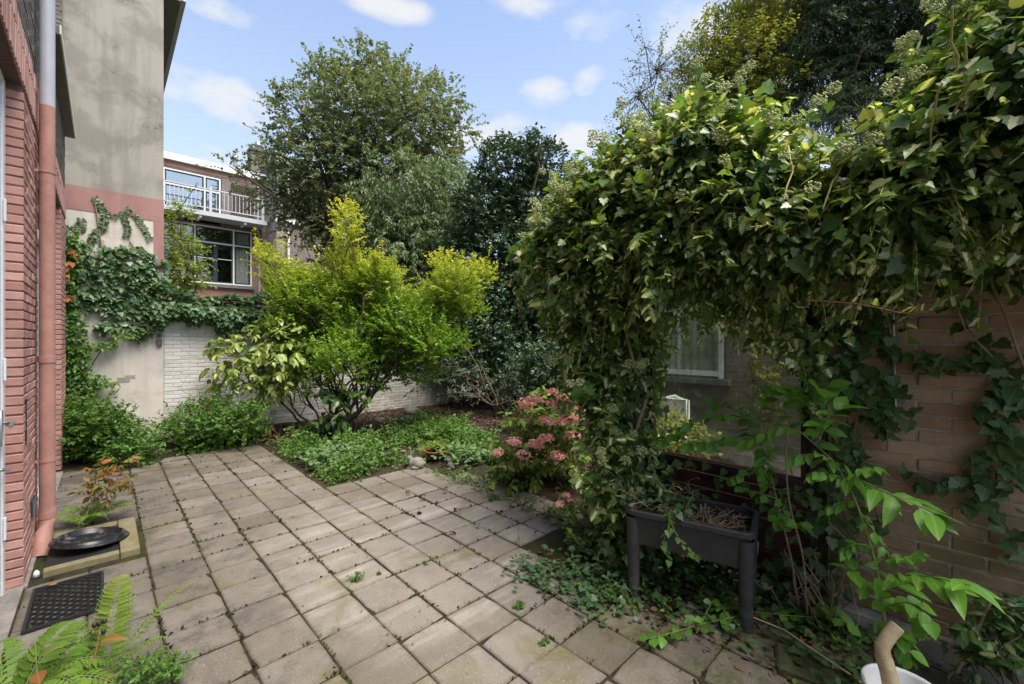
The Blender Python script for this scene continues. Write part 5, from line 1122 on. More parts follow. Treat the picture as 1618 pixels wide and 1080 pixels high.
# ================================================================== PLANTER
def planter():
    th = R(14); FLc = np.array([2.38, 1.47]); ax = np.array([math.sin(th), -math.cos(th)]); ay = np.array([math.cos(th), math.sin(th)]); L, W_, H, BD = .70, .42, .55, .215
    o = thing('raised_planter', 'charcoal plastic raised planter box on four legs below the window', 'planter', (FLc[0], FLc[1], 0)); o.matrix_world = Matrix.Translation((FLc[0], FLc[1], 0))
    def Pt(a, b, z): return (*(FLc+ax*a+ay*b), z)
    def rr(a0, a1, b0, b1, z, r, n=5):
        out = []
        for cx, cy, s in ((a1-r, b0+r, -90), (a1-r, b1-r, 0), (a0+r, b1-r, 90), (a0+r, b0+r, 180)):
            for i in range(n): t_ = R(s+90*i/(n-1)); out.append(Pt(cx+r*math.cos(t_), cy+r*math.sin(t_), z))
        return out
    rings = [rr(.025, L-.025, .025, W_-.025, H-BD, .05), rr(.008, L-.008, .008, W_-.008, H-.045, .055), rr(.004, L-.004, .004, W_-.004, H-.04, .056), rr(-.012, L+.012, -.012, W_+.012, H-.032, .066), rr(-.014, L+.014, -.014, W_+.014, H-.006, .066), rr(-.008, L+.008, -.008, W_+.008, H, .062),
             rr(.014, L-.014, .014, W_-.014, H, .05), rr(.020, L-.020, .020, W_-.020, H-.006, .047), rr(.026, L-.026, .026, W_-.026, H-.10, .045)]
    v = []; f = []; n = len(rings[0])
    for r_ in rings: v += r_
    for k in range(len(rings)-1):
        for i in range(n): f.append((k*n+i, k*n+(i+1) % n, (k+1)*n+(i+1) % n, (k+1)*n+i))
    f.append(tuple(range(n))[::-1]); f.append(tuple((len(rings)-1)*n+i for i in range(n)))
    MB().add(v, f).obj('box', MT['planter'], o, False)
    for a in (.038, L-.038):
        for b in (.038, W_-.038):
            prof = [(.043, H-.05), (.041, H-BD-.0), (.038, .25), (.034, -.03)]; m = MB(); ring = []
            for r_, z in prof:
                for i in range(14): t_ = 2*math.pi*i/14; ring.append(Pt(a+r_*math.cos(t_)*(1.0), b+r_*math.sin(t_), z))
            fs = [(k*14+i, k*14+(i+1) % 14, (k+1)*14+(i+1) % 14, (k+1)*14+i) for k in range(3) for i in range(14)]
            m.add(ring, fs).obj('leg', MT['planter'], o, True)
    s = MB(); nx, ny = 22, 12; vs = []
    for i in range(nx):
        for j in range(ny): vs.append(Pt(.03+(L-.06)*i/(nx-1), .03+(W_-.06)*j/(ny-1), H-.065+rng.normal()*.006))
    s.add(vs, [(i*ny+j, (i+1)*ny+j, (i+1)*ny+j+1, i*ny+j+1) for i in range(nx-1) for j in range(ny-1)]).obj('potting_soil', MT['soil'], o, True)
    st = MB()
    for _ in range(230):
        c = np.array(Pt(rng.uniform(.20, L-.05), rng.uniform(.05, W_-.05), H-.05+rng.random()*.03)); d = rv(1)[0]*[1, 1, .35]*rng.uniform(.02, .06); st.tube([c-d, c+rv(1)[0]*.008, c+d], .0022, 3, False)
    for _ in range(14):
        c = np.array(Pt(rng.uniform(.30, L-.08), rng.uniform(.08, W_-.08), H-.06)); st.tube([c, c+[rng.normal()*.015, rng.normal()*.015, rng.uniform(.04, .10)]], .004, 4)
    so = st.obj('straw', MT['straw'], o); so['kind'] = 'stuff'
    MB().add([Pt(L+.016, .10, .40), Pt(L+.016, .15, .425), Pt(L+.018, .16, .455), Pt(L+.016, .13, .46), Pt(L+.016, .105, .43)], [(0, 1, 2, 3, 4)]).obj('label_scrap', MT['white'], o)
    # ivy growing in it and trailing over the front
    iv = thing('planter_ivy', 'small ivy growing in the planter with one pale strand trailing down its front', 'ivy', Pt(.25, .1, H)); lv = Leaves(); m = 130
    P = np.array([Pt(rng.uniform(-.02, .36), rng.uniform(-.03, W_*.9), H+rng.uniform(-.03, .05)) for _ in range(m)]); lv.add(P, rv(m)*[1, 1, .4]-UP*.1, UP+rv(m)*.5, rng.uniform(.03, .055, m)); foliage(lv, 'ivy', MT['L_ivy_wall'], iv, 100)
    tw = [Pt(.26, .06, H+.02), Pt(.265, -.02, H+.02), Pt(.27, -.05, H-.05), Pt(.24, -.06, H-.13), Pt(.25, -.065, H-.19), Pt(.28, -.06, H-.225)]
    shoot(iv, 'stem', tw, 'leaf', 'L_small', .045, 12, 'stem_green', .0022, .5, 20, 'ivy'); tw2 = [Pt(.27, -.03, H+.0), Pt(.31, -.055, H-.06), Pt(.35, -.06, H-.12), Pt(.40, -.06, H-.15), Pt(.44, -.06, H-.16)]
    shoot(iv, 'stem', tw2, 'leaf', 'L_small', .04, 11, 'stem_green', .002, .4, 20, 'ivy')
    mb = MB()
    for _ in range(26):
        a = np.array(Pt(rng.uniform(-.05, .35), rng.uniform(0, W_), H+rng.uniform(-.02, .03))); mb.tube(curve(a, a+rv(1)[0]*[.2, .2, .08]+UP*.05, .15, 5, .08), .002, 3, False)
    d = mb.obj('dry_tendrils', MT['bark_pale'], iv); d['kind'] = 'stuff'
planter()

# ================================================================== SAPLING, STUMP, BUCKET ON THE RIGHT
def sapling():
    o = thing('sapling', 'young sapling with large fresh green leaves on arching shoots before the brick wall', 'sapling', tuple(on_x(1398, 1010, 2.5)))
    st = [on_x(x, y, X) for x, y, X in ((1400, 1015, 2.50), (1392, 930, 2.50), (1375, 860, 2.50), (1352, 790, 2.52), (1320, 730, 2.55), (1265, 682, 2.62))]
    S = 'stem_green'; q = shoot(o, 'stem', st, 'leaf', 'L_sap', .07, 0, S, .0075)
    def br(pts, size, n, r=.003, t='rich', droop=.35): shoot(o, 'twig', [on_x(*p) for p in pts], 'leaf', 'L_sap', size, n+3, S, r, droop*.45 if t == 'richlong' else droop, 60, t, True, .38 if t == 'richlong' else .9)
    br([(1330, 742, 2.54), (1380, 770, 2.40), (1430, 790, 2.28), (1480, 812, 2.2)], .125, 11, .004, 'richlong', .55)
    br([(1388, 920, 2.5), (1420, 908, 2.40), (1470, 910, 2.28), (1535, 925, 2.18)], .125, 11, .004, 'richlong', .45)
    br([(1392, 945, 2.5), (1365, 915, 2.46), (1340, 895, 2.42)], .08, 7); br([(1376, 862, 2.5), (1350, 858, 2.46), (1330, 870, 2.44)], .05, 6)
    br([(1362, 812, 2.5), (1385, 845, 2.46), (1400, 870, 2.44)], .05, 6); br([(1350, 790, 2.52), (1320, 795, 2.50), (1305, 810, 2.48)], .055, 7); br([(1318, 728, 2.55), (1290, 715, 2.5), (1255, 720, 2.48)], .075, 8)
    br([(1335, 755, 2.53), (1300, 745, 2.50), (1275, 752, 2.46)], .06, 8); br([(1290, 700, 2.58), (1310, 660, 2.5), (1325, 640, 2.45)], .095, 8, .003, 'rich')
    br([(1265, 682, 2.62), (1230, 672, 2.6), (1200, 690, 2.58), (1170, 700, 2.58)], .07, 9); br([(1390, 960, 2.5), (1430, 950, 2.44), (1460, 960, 2.4), (1470, 1000, 2.4)], .07, 12, .003, 'richwide')
    br([(1395, 980, 2.5), (1420, 1000, 2.42), (1440, 1040, 2.38)], .07, 10, .003, 'richwide'); br([(1340, 765, 2.52), (1360, 740, 2.45), (1390, 735, 2.40)], .06, 7)
    br([(1385, 900, 2.5), (1400, 880, 2.45), (1430, 880, 2.42), (1450, 870, 2.4)], .06, 9)
sapling()
def window_shrub():
    o = thing('round_leaved_shrub', 'leafy shrub with round bright leaves growing in front of the window above the planter', 'shrub', (2.95, .6, 0))
    def br(pts, size, n, t='richwide', r=.003): shoot(o, 'twig', [on_x(*p) for p in pts], 'leaf', 'L_sap', size*1.08, int(n*1.6), 'stem_green', r, .3, 60, t)
    st = [on_x(x, y, 2.95) for x, y in ((1262, 960), (1250, 880), (1230, 800), (1215, 740), (1200, 690))]; shoot(o, 'stem', st, 'leaf', 'L_sap', .06, 0, 'bark_pale', .008); shoot(o, 'stem', [on_x(x, y, 2.92) for x, y in ((1275, 970), (1270, 880), (1245, 790), (1240, 700), (1260, 640))], 'leaf', 'L_sap', .06, 0, 'bark_pale', .007)
    br([(1205, 690, 2.9), (1160, 655, 2.8), (1110, 655, 2.75), (1060, 690, 2.7)], .085, 14); br([(1205, 690, 2.9), (1175, 690, 2.8), (1130, 700, 2.75), (1085, 700, 2.7)], .08, 14)
    br([(1220, 720, 2.9), (1190, 660, 2.8), (1210, 620, 2.75), (1240, 610, 2.7)], .085, 12); br([(1240, 690, 2.9), (1260, 640, 2.8), (1290, 620, 2.7), (1310, 610, 2.65)], .09, 11)
    br([(1222, 740, 2.9), (1180, 740, 2.85), (1150, 760, 2.8)], .06, 8); br([(1240, 800, 2.92), (1225, 815, 2.85), (1250, 830, 2.8), (1265, 825, 2.75)], .065, 11)
    br([(1205, 700, 2.92), (1205, 730, 2.85), (1215, 770, 2.8)], .07, 10); br([(1190, 660, 2.9), (1150, 640, 2.85), (1120, 630, 2.8)], .06, 10); br([(1260, 640, 2.9), (1275, 600, 2.85), (1265, 560, 2.8)], .055, 10)
    br([(1235, 790, 2.93), (1190, 775, 2.85), (1165, 770, 2.8)], .05, 6); br([(1060, 690, 2.75), (1040, 700, 2.7), (1025, 680, 2.68)], .06, 8)
    mb = MB()
    for k in range(16):
        a = np.array([rng.uniform(2.85, 3.02), rng.uniform(.42, .75), -.02]); mb.tube(curve(a, a+[rng.normal()*.1, rng.normal()*.14, rng.uniform(.25, .65)], .0, 6, .10), .003, 4, False)
    d = mb.obj('bare_twigs', MT['cane'], o); d['kind'] = 'stuff'
window_shrub()
def low_runner():
    o = thing('low_runner', 'low runner with round light green leaves lying on the soil in front of the planter', 'plant', tuple(on_z(1150, 985)))
    for pts, n, s in [([(1290, 975, .03), (1240, 972, .04), (1180, 965, .05), (1130, 955, .06)], 13, .06), ([(1180, 970, .05), (1110, 985, .05), (1060, 1000, .05), (1020, 1010, .04)], 14, .065), ([(1290, 975, .05), (1310, 960, .12), (1340, 985, .14)], 9, .07), ([(1150, 975, .05), (1130, 940, .09), (1100, 1000, .09)], 9, .055)]:
        shoot(o, 'stem', [on_z(*p) for p in pts], 'leaf', 'L_sap', s, n, 'stem_green', .0028, .1, 40, 'richwide')
low_runner()
def bucket_and_stump():
    c = on_z(1428, 1100, .24); cx, cy = c[0], c[1]+.0
    o = thing('white_bucket', 'white plastic bucket at the bottom edge holding the cut branch', 'bucket', (cx, cy, 0)); MB().lathe([(0, 0), (.095, 0), (.12, .262), (.127, .264), (.128, .282), (.121, .284), (.116, .27), (.092, .012), (0, .012)], (cx, cy, -.01), 32).obj('body', MT['white'], o, True)
    MB().tube([(cx+.126*math.cos(t_), cy+.126*math.sin(t_), .22-.05*math.sin((t_+1.2)*1.0)) for t_ in np.linspace(-1.2, 1.94, 14)], .003, 5).obj('handle', MT['metal'], o, True)
    o = thing('cut_branch', 'thick barkless branch with a sawn pale end sticking up from the white bucket', 'branch', (cx, cy, .05)); d0 = c[0]*FWD[0]+c[1]*FWD[1]
    p = [(cx+.02, cy, .01)]+[at(x, y, d0-.0) for x, y in ((1404, 1062), (1396, 1038), (1394, 1020), (1406, 1002), (1417, 990))]
    MB().tube(p, [.029, .028, .027, .0245, .0235, .024], 12).obj('wood', MT['stripped'], o, True); e = nrm(np.array(p[-1])-np.array(p[-2])); MB().tube([np.array(p[-1])+e*.0005, np.array(p[-1])+e*.004], [.0236, .022], 12).obj('sawn_end', MT['cutwood'], o)
    a, b = on_x(1512, 1062, 2.75), on_x(1567, 945, 2.75); o = thing('bamboo_cane', 'thin weathered cane leaning in the soil at the right edge', 'cane', tuple(a)); MB().tube([a, (a+b)/2, b], [.0075, .0075, .007], 8).obj('cane', MT['cane'], o, True)
    o = thing('cut_twig', 'long pale bare twig lying from the planter towards the bucket', 'twig', tuple(on_z(1250, 1010, .06))); MB().tube([on_z(1190, 975, .10), on_z(1240, 995, .08), on_z(1290, 1030, .06), on_z(1350, 1070, .03), on_z(1400, 1110, .01)], [.0035, .004, .0045, .005, .005], 6).obj('wood', MT['stripped'], o, True)
    bf = [(1575, 1010, 26), (1600, 985, 22), (1550, 985, 18), (1600, 1040, 28), (1560, 1050, 24), (1618, 1000, 28), (1640, 1060, 30), (1530, 1040, 18), (1580, 955, 12)]
    plant('corner_plant', 'dense plant with blue green leaves in the bottom right corner', 'plant', (2.35, -.28, -.02), pb(bf, 1.85, .08), 'L_laurel', 'rich', 70, .10, 7, .06, droop=.4, lo=.2, up=.5, r0=.01, stems=4, fans=.8, tip=.003, fan_r=.003, heroes=160)
    o = thing('edging_stone', 'mossy broken slab on edge in front of the brick wall', 'stone', (2.45, .52, 0)); mb = MB(); vs, fs = box_chamfer(-.10, .10, -.17, .17, -.03, .05, .012); mb.add(vs, fs); m = mb.obj('block', MT['mossy_stone'], o, mw=None)
    m.matrix_basis = Matrix.Translation((2.50, .50, -.03)) @ Matrix.Rotation(.3, 4, 'Z') @ Matrix.Rotation(.1, 4, 'X')
bucket_and_stump()

# ================================================================== HYDRANGEA AND SEDUM
hy = [(880, 690, 36), (850, 720, 34), (900, 730, 38), (830, 735, 26), (870, 650, 26), (915, 680, 30), (840, 680, 24), (805, 735, 18), (890, 620, 16), (930, 730, 24), (860, 755, 24)]
hy += [(815, 715, 20), (800, 740, 18), (850, 660, 24), (835, 755, 20)]
HYD = plant('hydrangea', 'hydrangea bush with pink flower heads and yellowing leaves left of the ivy column', 'shrub', (3.55, 2.95, .0), pb([(x_-8, y_, r_) for x_, y_, r_ in hy], 4.75, .18), 'L_hyd', 'rich', 270, .20, 7, .085, droop=.5, lo=.2, up=.5, r0=.03, stems=6, fans=.5, tip=.005, fan_r=.004, heroes=220, fork=.4, low_cut=-.02)
def head(n, flat=.75):
    U = rv(n); U[:, 2] = np.abs(U[:, 2])*flat+U[:, 2]*.25; U *= rng.uniform(.82, 1.08, (n, 1)); lv = Leaves()
    ax = nrm(U+rv(n)*.45); a = nrm(np.cross(ax, rv(n))); b = np.cross(ax, a)
    for d in (a, b, -a, -b): lv.add(U, d+ax*.15, ax+rv(n)*.2, rng.uniform(.17, .25, n))
    return leaf_mesh('flower_head', lv.get(), 'wide', MT['petal'])
HH = [head(95), head(110), head(85, .55)]
def flowers(parent, lst, dep, rad, jit=.12, name='flower_head'):
    for c, (x, y, r_) in enumerate(lst):
        d = dep+rng.uniform(-jit, jit); p = at(x, y, d); s = 1.12*r_*d/F_PX
        put(name, HH[c % 3], parent, Matrix.Translation(p) @ Matrix.Rotation(rng.random()*6, 4, 'Z') @ Matrix.Rotation(rng.normal()*.3, 4, 'X') @ Matrix.Diagonal((s, s, s*.85, 1)))
flowers(HYD, [(812, 700, 11), (846, 705, 12), (905, 690, 12), (833, 640, 14), (845, 634, 12), (872, 620, 9), (902, 606, 10), (884, 634, 13), (885, 632, 9), (918, 652, 13), (863, 668, 12), (893, 665, 13), (862, 696, 12), (880, 722, 11), (826, 720, 11), (787, 717, 9), (905, 640, 9), (870, 640, 9), (908, 664, 9)], 4.3, 1)
sd_ = [(905, 800, 14), (915, 830, 18), (930, 855, 18), (900, 850, 12), (940, 820, 14), (925, 780, 10)]
SED = plant('sedum', 'leggy plant with small flat pink flower heads and light leaves leaning over the slabs', 'plant', (2.72, 2.0, .0), pb(sd_, 3.25, .1), 'L_hyd', 'rich', 46, .10, 7, .05, droop=.3, lo=.2, up=.6, r0=.010, stems=4, fans=.8, tip=.003, fan_r=.003, heroes=120)
flowers(SED, [(885, 797, 7), (900, 790, 5), (920, 762, 7), (912, 766, 5), (895, 783, 6)], 3.2, 1, .03)
mb = MB()
for x, y in ((920, 762), (885, 797), (900, 785)): mb.tube(curve(at(935, 830, 3.25), at(x, y, 3.2), .05, 5, .03), .0025, 4)
mb.obj('flower_stalk', MT['stem_green'], SED, True)

# ================================================================== STATUES, BOWL, STONES
def ellip(mb, c, r, rot=None, n=14, m=9):
    vs = []
    for i in range(m+1):
        ph = math.pi*i/m
        for k in range(n): t_ = 2*math.pi*k/n; vs.append(np.array([r[0]*math.sin(ph)*math.cos(t_), r[1]*math.sin(ph)*math.sin(t_), r[2]*math.cos(ph)]))
    if rot is not None: vs = [np.array(rot @ Vector(v)) for v in vs]
    vs = [v+np.array(c) for v in vs]
    return mb.add(vs, [(i*n+k, (i+1)*n+k, (i+1)*n+(k+1) % n, i*n+(k+1) % n) for i in range(m) for k in range(n)])
def fuse(o, vox):
    md = o.modifiers.new('fuse', 'REMESH'); md.mode = 'VOXEL'; md.voxel_size = vox; md.use_smooth_shade = True
    sm = o.modifiers.new('soften', 'SMOOTH'); sm.factor = .5; sm.iterations = 3
def rabbit():
    p = on_z(655, 740); o = thing('rabbit_statue', 'pale stone rabbit statue with upright ears sitting at the edge of the bed', 'statue', tuple(p)); s = 1.0
    V = lambda a, b, z: p+(-RGT)*a+(-FWD)*b+UP*z       # a: towards the head, b: towards the viewer
    mb = MB(); rot = Matrix.Rotation(-YAW, 3, 'Z')
    E_ = lambda c, r, tilt=0: ellip(mb, V(*c), r, rot @ Matrix.Rotation(tilt, 3, 'Y'))
    E_((-.035, 0, .075), (.085, .062, .072)); E_((-.055, .0, .06), (.07, .072, .06)); E_((.03, 0, .075), (.05, .045, .06)); E_((.062, .0, .135), (.036, .032, .034), .3); E_((.085, .005, .125), (.022, .02, .018))
    E_((.045, .012, .195), (.011, .008, .045), .18); E_((.075-.045, -.018, .19), (.012, .008, .042), .55)
    E_((.052, .02, .03), (.016, .016, .04)); E_((.056, -.02, .03), (.016, .016, .04)); E_((-.02, .05, .022), (.055, .022, .022)); E_((-.12, 0, .07), (.022, .022, .022)); E_((.07, .018, .01), (.026, .016, .012))
    b = mb.obj('body', MT['stone'], o, True); fuse(b, .006)
    for s_ in (1, -1):
        e = MB(); ellip(e, V(.078, .027*s_, .143), (.005, .005, .005), n=8, m=6); e.obj('eye', MT['boulder'], o, True)
    p2 = on_z(711, 742); o2 = thing('animal_statue', 'small grey stone animal statue standing right of the clay bowl', 'statue', tuple(p2)); V2 = lambda a, b, z: p2+(-RGT)*a+(-FWD)*b+UP*z; mb = MB()
    E2 = lambda c, r, tilt=0: ellip(mb, V2(*c), r, rot @ Matrix.Rotation(tilt, 3, 'Y'))
    E2((-.005, 0, .055), (.034, .03, .058)); E2((.008, .0, .115), (.026, .024, .024)); E2((.03, 0, .108), (.015, .012, .011)); E2((-.004, .014, .14), (.008, .006, .018), .1); E2((.004, -.014, .14), (.008, .006, .018), .1)
    E2((.02, .02, .07), (.014, .01, .026), .5); E2((.02, -.02, .07), (.014, .01, .026), .5); E2((.015, .02, .012), (.026, .014, .014)); E2((.015, -.02, .012), (.026, .014, .014)); E2((-.04, 0, .03), (.02, .012, .02))
    b = mb.obj('body', MT['boulder'], o2, True); fuse(b, .005)
rabbit()
def bowl():
    p = on_z(690, 725); o = thing('clay_bowl', 'brown clay bowl half hidden among the ground cover behind the statues', 'bowl', tuple(p)); MB().lathe([(0, 0), (.07, 0), (.09, .015), (.165, .115), (.175, .118), (.175, .132), (.162, .132), (.15, .118), (.09, .03), (0, .03)], tuple(p), 28).obj('bowl', MT['terracotta'], o, True)
    MB().lathe([(0, .112), (.148, .112)], tuple(p), 20).obj('potting_soil', MT['soil'], o)
    q = thing('bowl_plant', 'yellow green leafy plant growing in the clay bowl', 'plant', tuple(p+UP*.11)); n = 70; P = p+np.stack([rng.normal(size=n)*.07, rng.normal(size=n)*.07, np.full(n, .115)], -1)
    a, _ = twigs(P, UP+rv(n)*.7, .16, 8, .04, .3, .9); foliage(Leaves().add(*a), 'ovate', MT['L_hyd'], q, 60)
bowl()
for c, (x, y, r_) in enumerate([(652, 655, .15), (630, 668, .11), (668, 640, .09), (600, 668, .09), (715, 634, .10), (735, 632, .10)]):
    p = on_z(x, y); lab = ['largest grey stone lying below the privet', 'grey stone just left of the largest stone', 'small grey stone behind the largest stone', 'small stone nearest the privet stems', 'left block of the stone edging below the dark shrub', 'right block of the stone edging below the dark shrub'][c]
    mb = MB(); ellip(mb, (0, 0, 0), (r_*1.25, r_, r_*.75), n=12, m=8); mb.v = [tuple(np.array(v)*(1+.10*math.sin(v[0]*40+c)+.10*math.sin(v[1]*33+2*c)+.06*math.sin(v[2]*60))) for v in mb.v]
    o = put('stone', mb.mesh('stone', MT['boulder'], True)); o.location = (p[0], p[1], r_*.45); o.rotation_euler = (0, 0, c*1.3); tag(o, lab, 'stone', 'stones along the back of the bed')

# ================================================================== MAT, TRAY, DRAIN FRAME AT THE HOUSE DOOR
def mat_():
    x0, x1, y0, y1 = -.325, -.0, 3.52, 4.08; o = thing('rubber_mat', 'black rubber doormat of open diamond lattice on the slabs by the door', 'mat', ((x0+x1)/2, (y0+y1)/2, 0)); h0, h1 = .010, .026
    B('edge', MT['rubber'], o, (x0, x1, y0, y0+.014, .0075, .023), (x0, x1, y1-.014, y1, .0075, .023), (x0, x0+.014, y0+.0145, y1-.0145, .0075, .023), (x1-.014, x1, y0+.0145, y1-.0145, .0075, .023))
    mb = MB(); W_, H_ = x1-x0, y1-y0; step = .060
    for sgn in (1, -1):
        k = -14
        while k < 24:
            c = k*step; pts = []
            # line x+sgn*y = c clipped to the mat
            for xx in np.linspace(0, W_, 2):
                yy = (c-xx)*1.0 if sgn > 0 else (xx-c+.3); pts.append([xx, yy])
            (xa, ya), (xb, yb) = pts; ts = [0., 1.]
            for lo, hi, a_, b_ in ((.012, H_-.012, ya, yb),):
                if abs(b_-a_) > 1e-9:
                    t0, t1 = sorted(((lo-a_)/(b_-a_), (hi-a_)/(b_-a_))); ts = [max(ts[0], t0), min(ts[1], t1)]
            if ts[1]-ts[0] > .03:
                A = np.array([x0+xa+(xb-xa)*ts[0], y0+ya+(yb-ya)*ts[0]]); Bv = np.array([x0+xa+(xb-xa)*ts[1], y0+ya+(yb-ya)*ts[1]]); d = nrm(Bv-A); nn_ = np.array([-d[1], d[0]])*.0032; zz = .0195 if sgn > 0 else .019
                vs = [(*(A+nn_), .008), (*(A-nn_), .008), (*(Bv-nn_), .008), (*(Bv+nn_), .008), (*(A+nn_*.6), zz), (*(A-nn_*.6), zz), (*(Bv-nn_*.6), zz), (*(Bv+nn_*.6), zz)]; mb.add(vs, [(4, 5, 6, 7), (0, 1, 5, 4), (1, 2, 6, 5), (2, 3, 7, 6), (3, 0, 4, 7)])
            k += 1
    l = mb.obj('lattice', MT['rubber'], o); l['kind'] = 'stuff'
    lf_ = one_leaf('rich', MT['L_autumn'], 0, 0.0); q = put('fallen_leaf', lf_); q.matrix_basis = Matrix.Translation((-.22, 4.02, .036)) @ Matrix.Rotation(.8, 4, 'Z') @ Matrix.Diagonal((.05, .05, .05, 1)); tag(q, 'single orange leaf lying on the black doormat', 'leaf')
mat_()
def tray():
    x0, x1, y0, y1 = -.30, .20, 4.30, 5.08; o = thing('timber_frame', 'square frame of mossy pale planks with a black sheet inside, under the round tray', 'frame', (-.05, 4.7, 0))
    for bx in ((x0, x1-.115, y0, y0+.07, -.03, .035), (x1-.11, x1, y0-.01, y1, -.03, .040), (x0, x1-.115, y1-.10, y1, -.03, .037)): B('plank', MT['timber'], o, bx, bev=.004)
    B('sheet', MT['rubber'], o, (x0+.004, x1-.1155, y0+.0705, y1-.1005, -.03, .026))
    c = (-.075, 4.66, .050); t2 = thing('round_tray', 'large shallow black round tray tilted on the timber frame beside the drainpipe', 'tray', c)
    m = MB().lathe([(0, 0), (.165, .0), (.180, .006), (.222, .012), (.228, .018), (.224, .024), (.205, .026), (.200, .046), (.195, .050), (.189, .047), (.180, .014), (.160, .009), (0, .009)], (0, 0, 0), 40).obj('dish', MT['_'], t2, True); m.matrix_basis = Matrix.Translation(c) @ Matrix.Rotation(R(-3), 4, 'X') @ Matrix.Rotation(R(7), 4, 'Y')
    MB().lathe([(.0, 0), (.018, 0), (.016, .03), (.006, .045), (0, .045)], (-.33, 4.33, .0), 12).obj('top', MT['white'], thing('bottle_top', 'tiny white plastic cap beside the round tray', 'cap', (-.33, 4.33, 0)), True)
tray()

# ================================================================== FERNS AND FLOWERS IN FRONT
def frond(parent, base, direction, length, width, rise, droop, n=26, tone=0.0, curl=.0):
    d = nrm(np.array([direction[0], direction[1], 0.])); t = np.linspace(0, 1, n); base = np.array(base, float)
    q = base+d*(t*length)[:, None]; q[:, 2] += rise*np.sin(t*math.pi*.5)*1.0-droop*t**2.2; sidev = nrm(np.cross(d, UP)); q += sidev*(curl*t**2)[:, None]
    tan = nrm(np.gradient(q, axis=0)); lv = Leaves(); prof = np.sin(np.clip(t*1.06+.02, 0, 1)*math.pi)**.55*(1-t*.55); s = nrm(np.cross(tan, UP)); nrml = nrm(np.cross(s, tan))
    for sg in (1, -1):
        i = np.arange(2, n); lv.add(q[i], s[i]*sg+tan[i]*.45-UP*.12+rng.normal(size=(len(i), 3))*.05, nrml[i]+rng.normal(size=(len(i), 3))*.12, width*prof[i]*rng.uniform(.9, 1.08, len(i)), tone*t[i])
        for k in range(1, 6):               # pinnules
            f = k/6; ax_ = nrm(s[i]*sg+tan[i]*.45-UP*.12); L = width*prof[i]
            for sg2 in (1, -1): lv.add(q[i]+ax_*(L*f)[:, None], tan[i]*sg2+ax_*.55, nrml[i]+rng.normal(size=(len(i), 3))*.15, L*.27*(1-f*.6), tone*t[i])
    me = leaf_mesh('frond', lv.get(), 'pinna', MT['L_fern'], .3); fo = put('frond', me, parent)
    MB().tube(q, list(np.linspace(.0028, .0008, n)), 5).obj('stalk', MT['stem_green'], fo, True)
f1 = thing('fern', 'big light green fern in the bottom left corner', 'fern', (-.28, 2.72, 0))
for k in range(14):
    a = R(-30+k*26+rng.normal()*6); frond(f1, (-.30+.02*math.cos(a), 2.72+.02*math.sin(a), .02), (math.cos(a), math.sin(a)), rng.uniform(.34, .46), rng.uniform(.11, .14), rng.uniform(.28, .40), rng.uniform(.22, .34), 24, .2*rng.random())
f2 = thing('fern', 'yellow green upright fern frond left of the patio foreground, one arm arching right', 'fern', (-.03, 2.78, 0))
frond(f2, (.00, 2.72, .02), (.25, .5), .16, .115, .45, .02, 30, .55); frond(f2, (.0, 2.74, .02), (.8, .25), .42, .055, .34, .06, 30, .2); frond(f2, (-.02, 2.74, .02), (-.3, .6), .22, .06, .30, .1, 24, .2); frond(f2, (.0, 2.72, .02), (.9, -.2), .26, .055, .22, .1, 24, .1)
f3 = thing('fern', 'fern with drooping fronds growing behind the timber frame next to the drainpipe', 'fern', (-.12, 5.25, 0))
for a, L in ((-20, .42), (10, .40), (40, .30), (75, .32), (120, .3), (170, .3), (-60, .3), (-95, .3)): frond(f3, (-.12, 5.22, .01), (math.cos(R(a)), math.sin(R(a))), L, .085, .22, .14, 22, .3*rng.random())
rp = [(160, 745, 12), (185, 755, 16), (200, 735, 10), (170, 775, 12), (205, 760, 8), (150, 765, 10), (190, 725, 7), (140, 775, 8)]
plant('red_tinged_shrub', 'small shrub with red bare stems and a few red tinged leaves beside the drainpipe', 'shrub', (-.02, 5.5, 0), pb(rp, 3.75, .12), 'L_red', 'rich', 26, .10, 6, .065, droop=.3, lo=.2, up=.4, r0=.012, stems=6, fans=1.0, tip=.003, fan_r=.003, heroes=100, bark='stem_red')
lily = thing('red_leaved_plant', 'plant with broad red edged leaves and black seed heads at the bottom left', 'plant', (-.2, 2.55, 0))
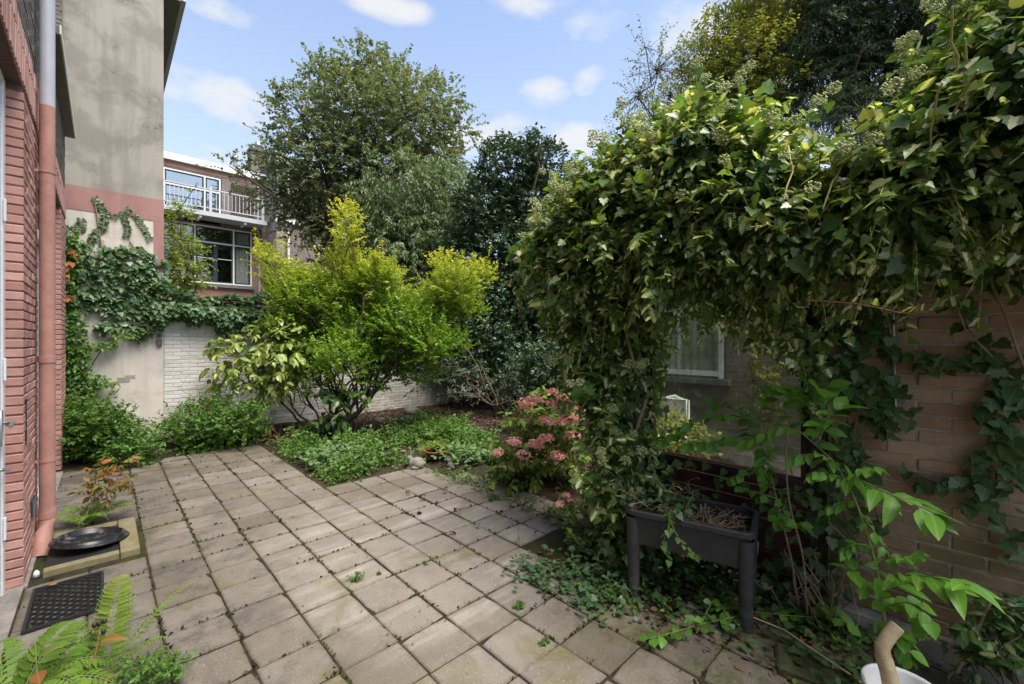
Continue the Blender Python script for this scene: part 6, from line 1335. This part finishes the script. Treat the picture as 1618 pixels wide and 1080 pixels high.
shoot(lily, 'stem', [(-.19, 2.62, 0), (-.20, 2.66, .20), (-.21, 2.70, .33)], 'leaf', 'L_red', .12, 6, 'stem_green', .004, .3, 10, 'richlong')
shoot(lily, 'stem', [(-.06, 2.60, 0), (-.03, 2.66, .18), (-.01, 2.70, .31)], 'leaf', 'L_red', .11, 5, 'stem_red', .003, .2, 10, 'richlong')
for x, y, z in ((-.015, 2.70, .318), (.002, 2.70, .322), (-.03, 2.705, .316), (.0, 2.69, .28)):
    m = MB(); ellip(m, (x, y, z), (.009, .009, .012), n=10, m=7); m.obj('seed_head', MT['tray'], lily, True)
lc = [(225, 1060, 24), (250, 1075, 26), (200, 1075, 22), (270, 1060, 14), (240, 1090, 28)]
plant('corydalis', 'low clump of finely cut bright green leaves at the bottom left edge of the paving', 'plant', (.05, 2.62, 0), pb(lc, 2.02, .06), 'L_small', 'ovate', 150, .07, 9, .022, droop=.2, lo=.2, up=.6, r0=.006, stems=5, fans=.4, tip=.002, fan_r=.0015, bark='stem_green')
yb = [(1060, 680, 22), (1040, 720, 26), (1090, 700, 18), (1040, 660, 10)]
plant('sunlit_bush', 'yellow green bush seen through the lower left of the grimy window', 'shrub', (4.6, 2.4, -.1), pb(yb, 4.6, .2), 'L_yellow', 'ovate', 260, .18, 8, .05, droop=.2, lo=.2, up=.5, r0=.02, stems=4, fans=.3, tip=.005, fan_r=.004)
yb = [(1200, 560, 14), (1215, 600, 16), (1190, 600, 14), (1205, 640, 20), (1230, 570, 12), (1180, 640, 14), (1130, 500, 12), (1150, 510, 14)]
plant('sunlit_climber', 'pale yellow leaved climber on the house wall seen through the grimy window', 'climber', (5.6, 1.7, -.1), pb(yb, 5.6, .2), 'L_yellow', 'ovate', 200, .16, 8, .05, droop=.4, lo=.2, up=.2, r0=.015, stems=3, fans=.4, tip=.005, fan_r=.004)

# things of one kind share a group
for o in list(bpy.data.objects):
    base = o.name.split('.')[0]
    if o.parent is None and 'category' in o.keys() and 'group' not in o.keys():
        g = {'fern': 'ferns growing by the house door', 'leafy_shrub': 'low green shrubs along the back wall', 'terraced_house': 'terraced houses behind the garden'}.get(base)
        if g: o['group'] = g
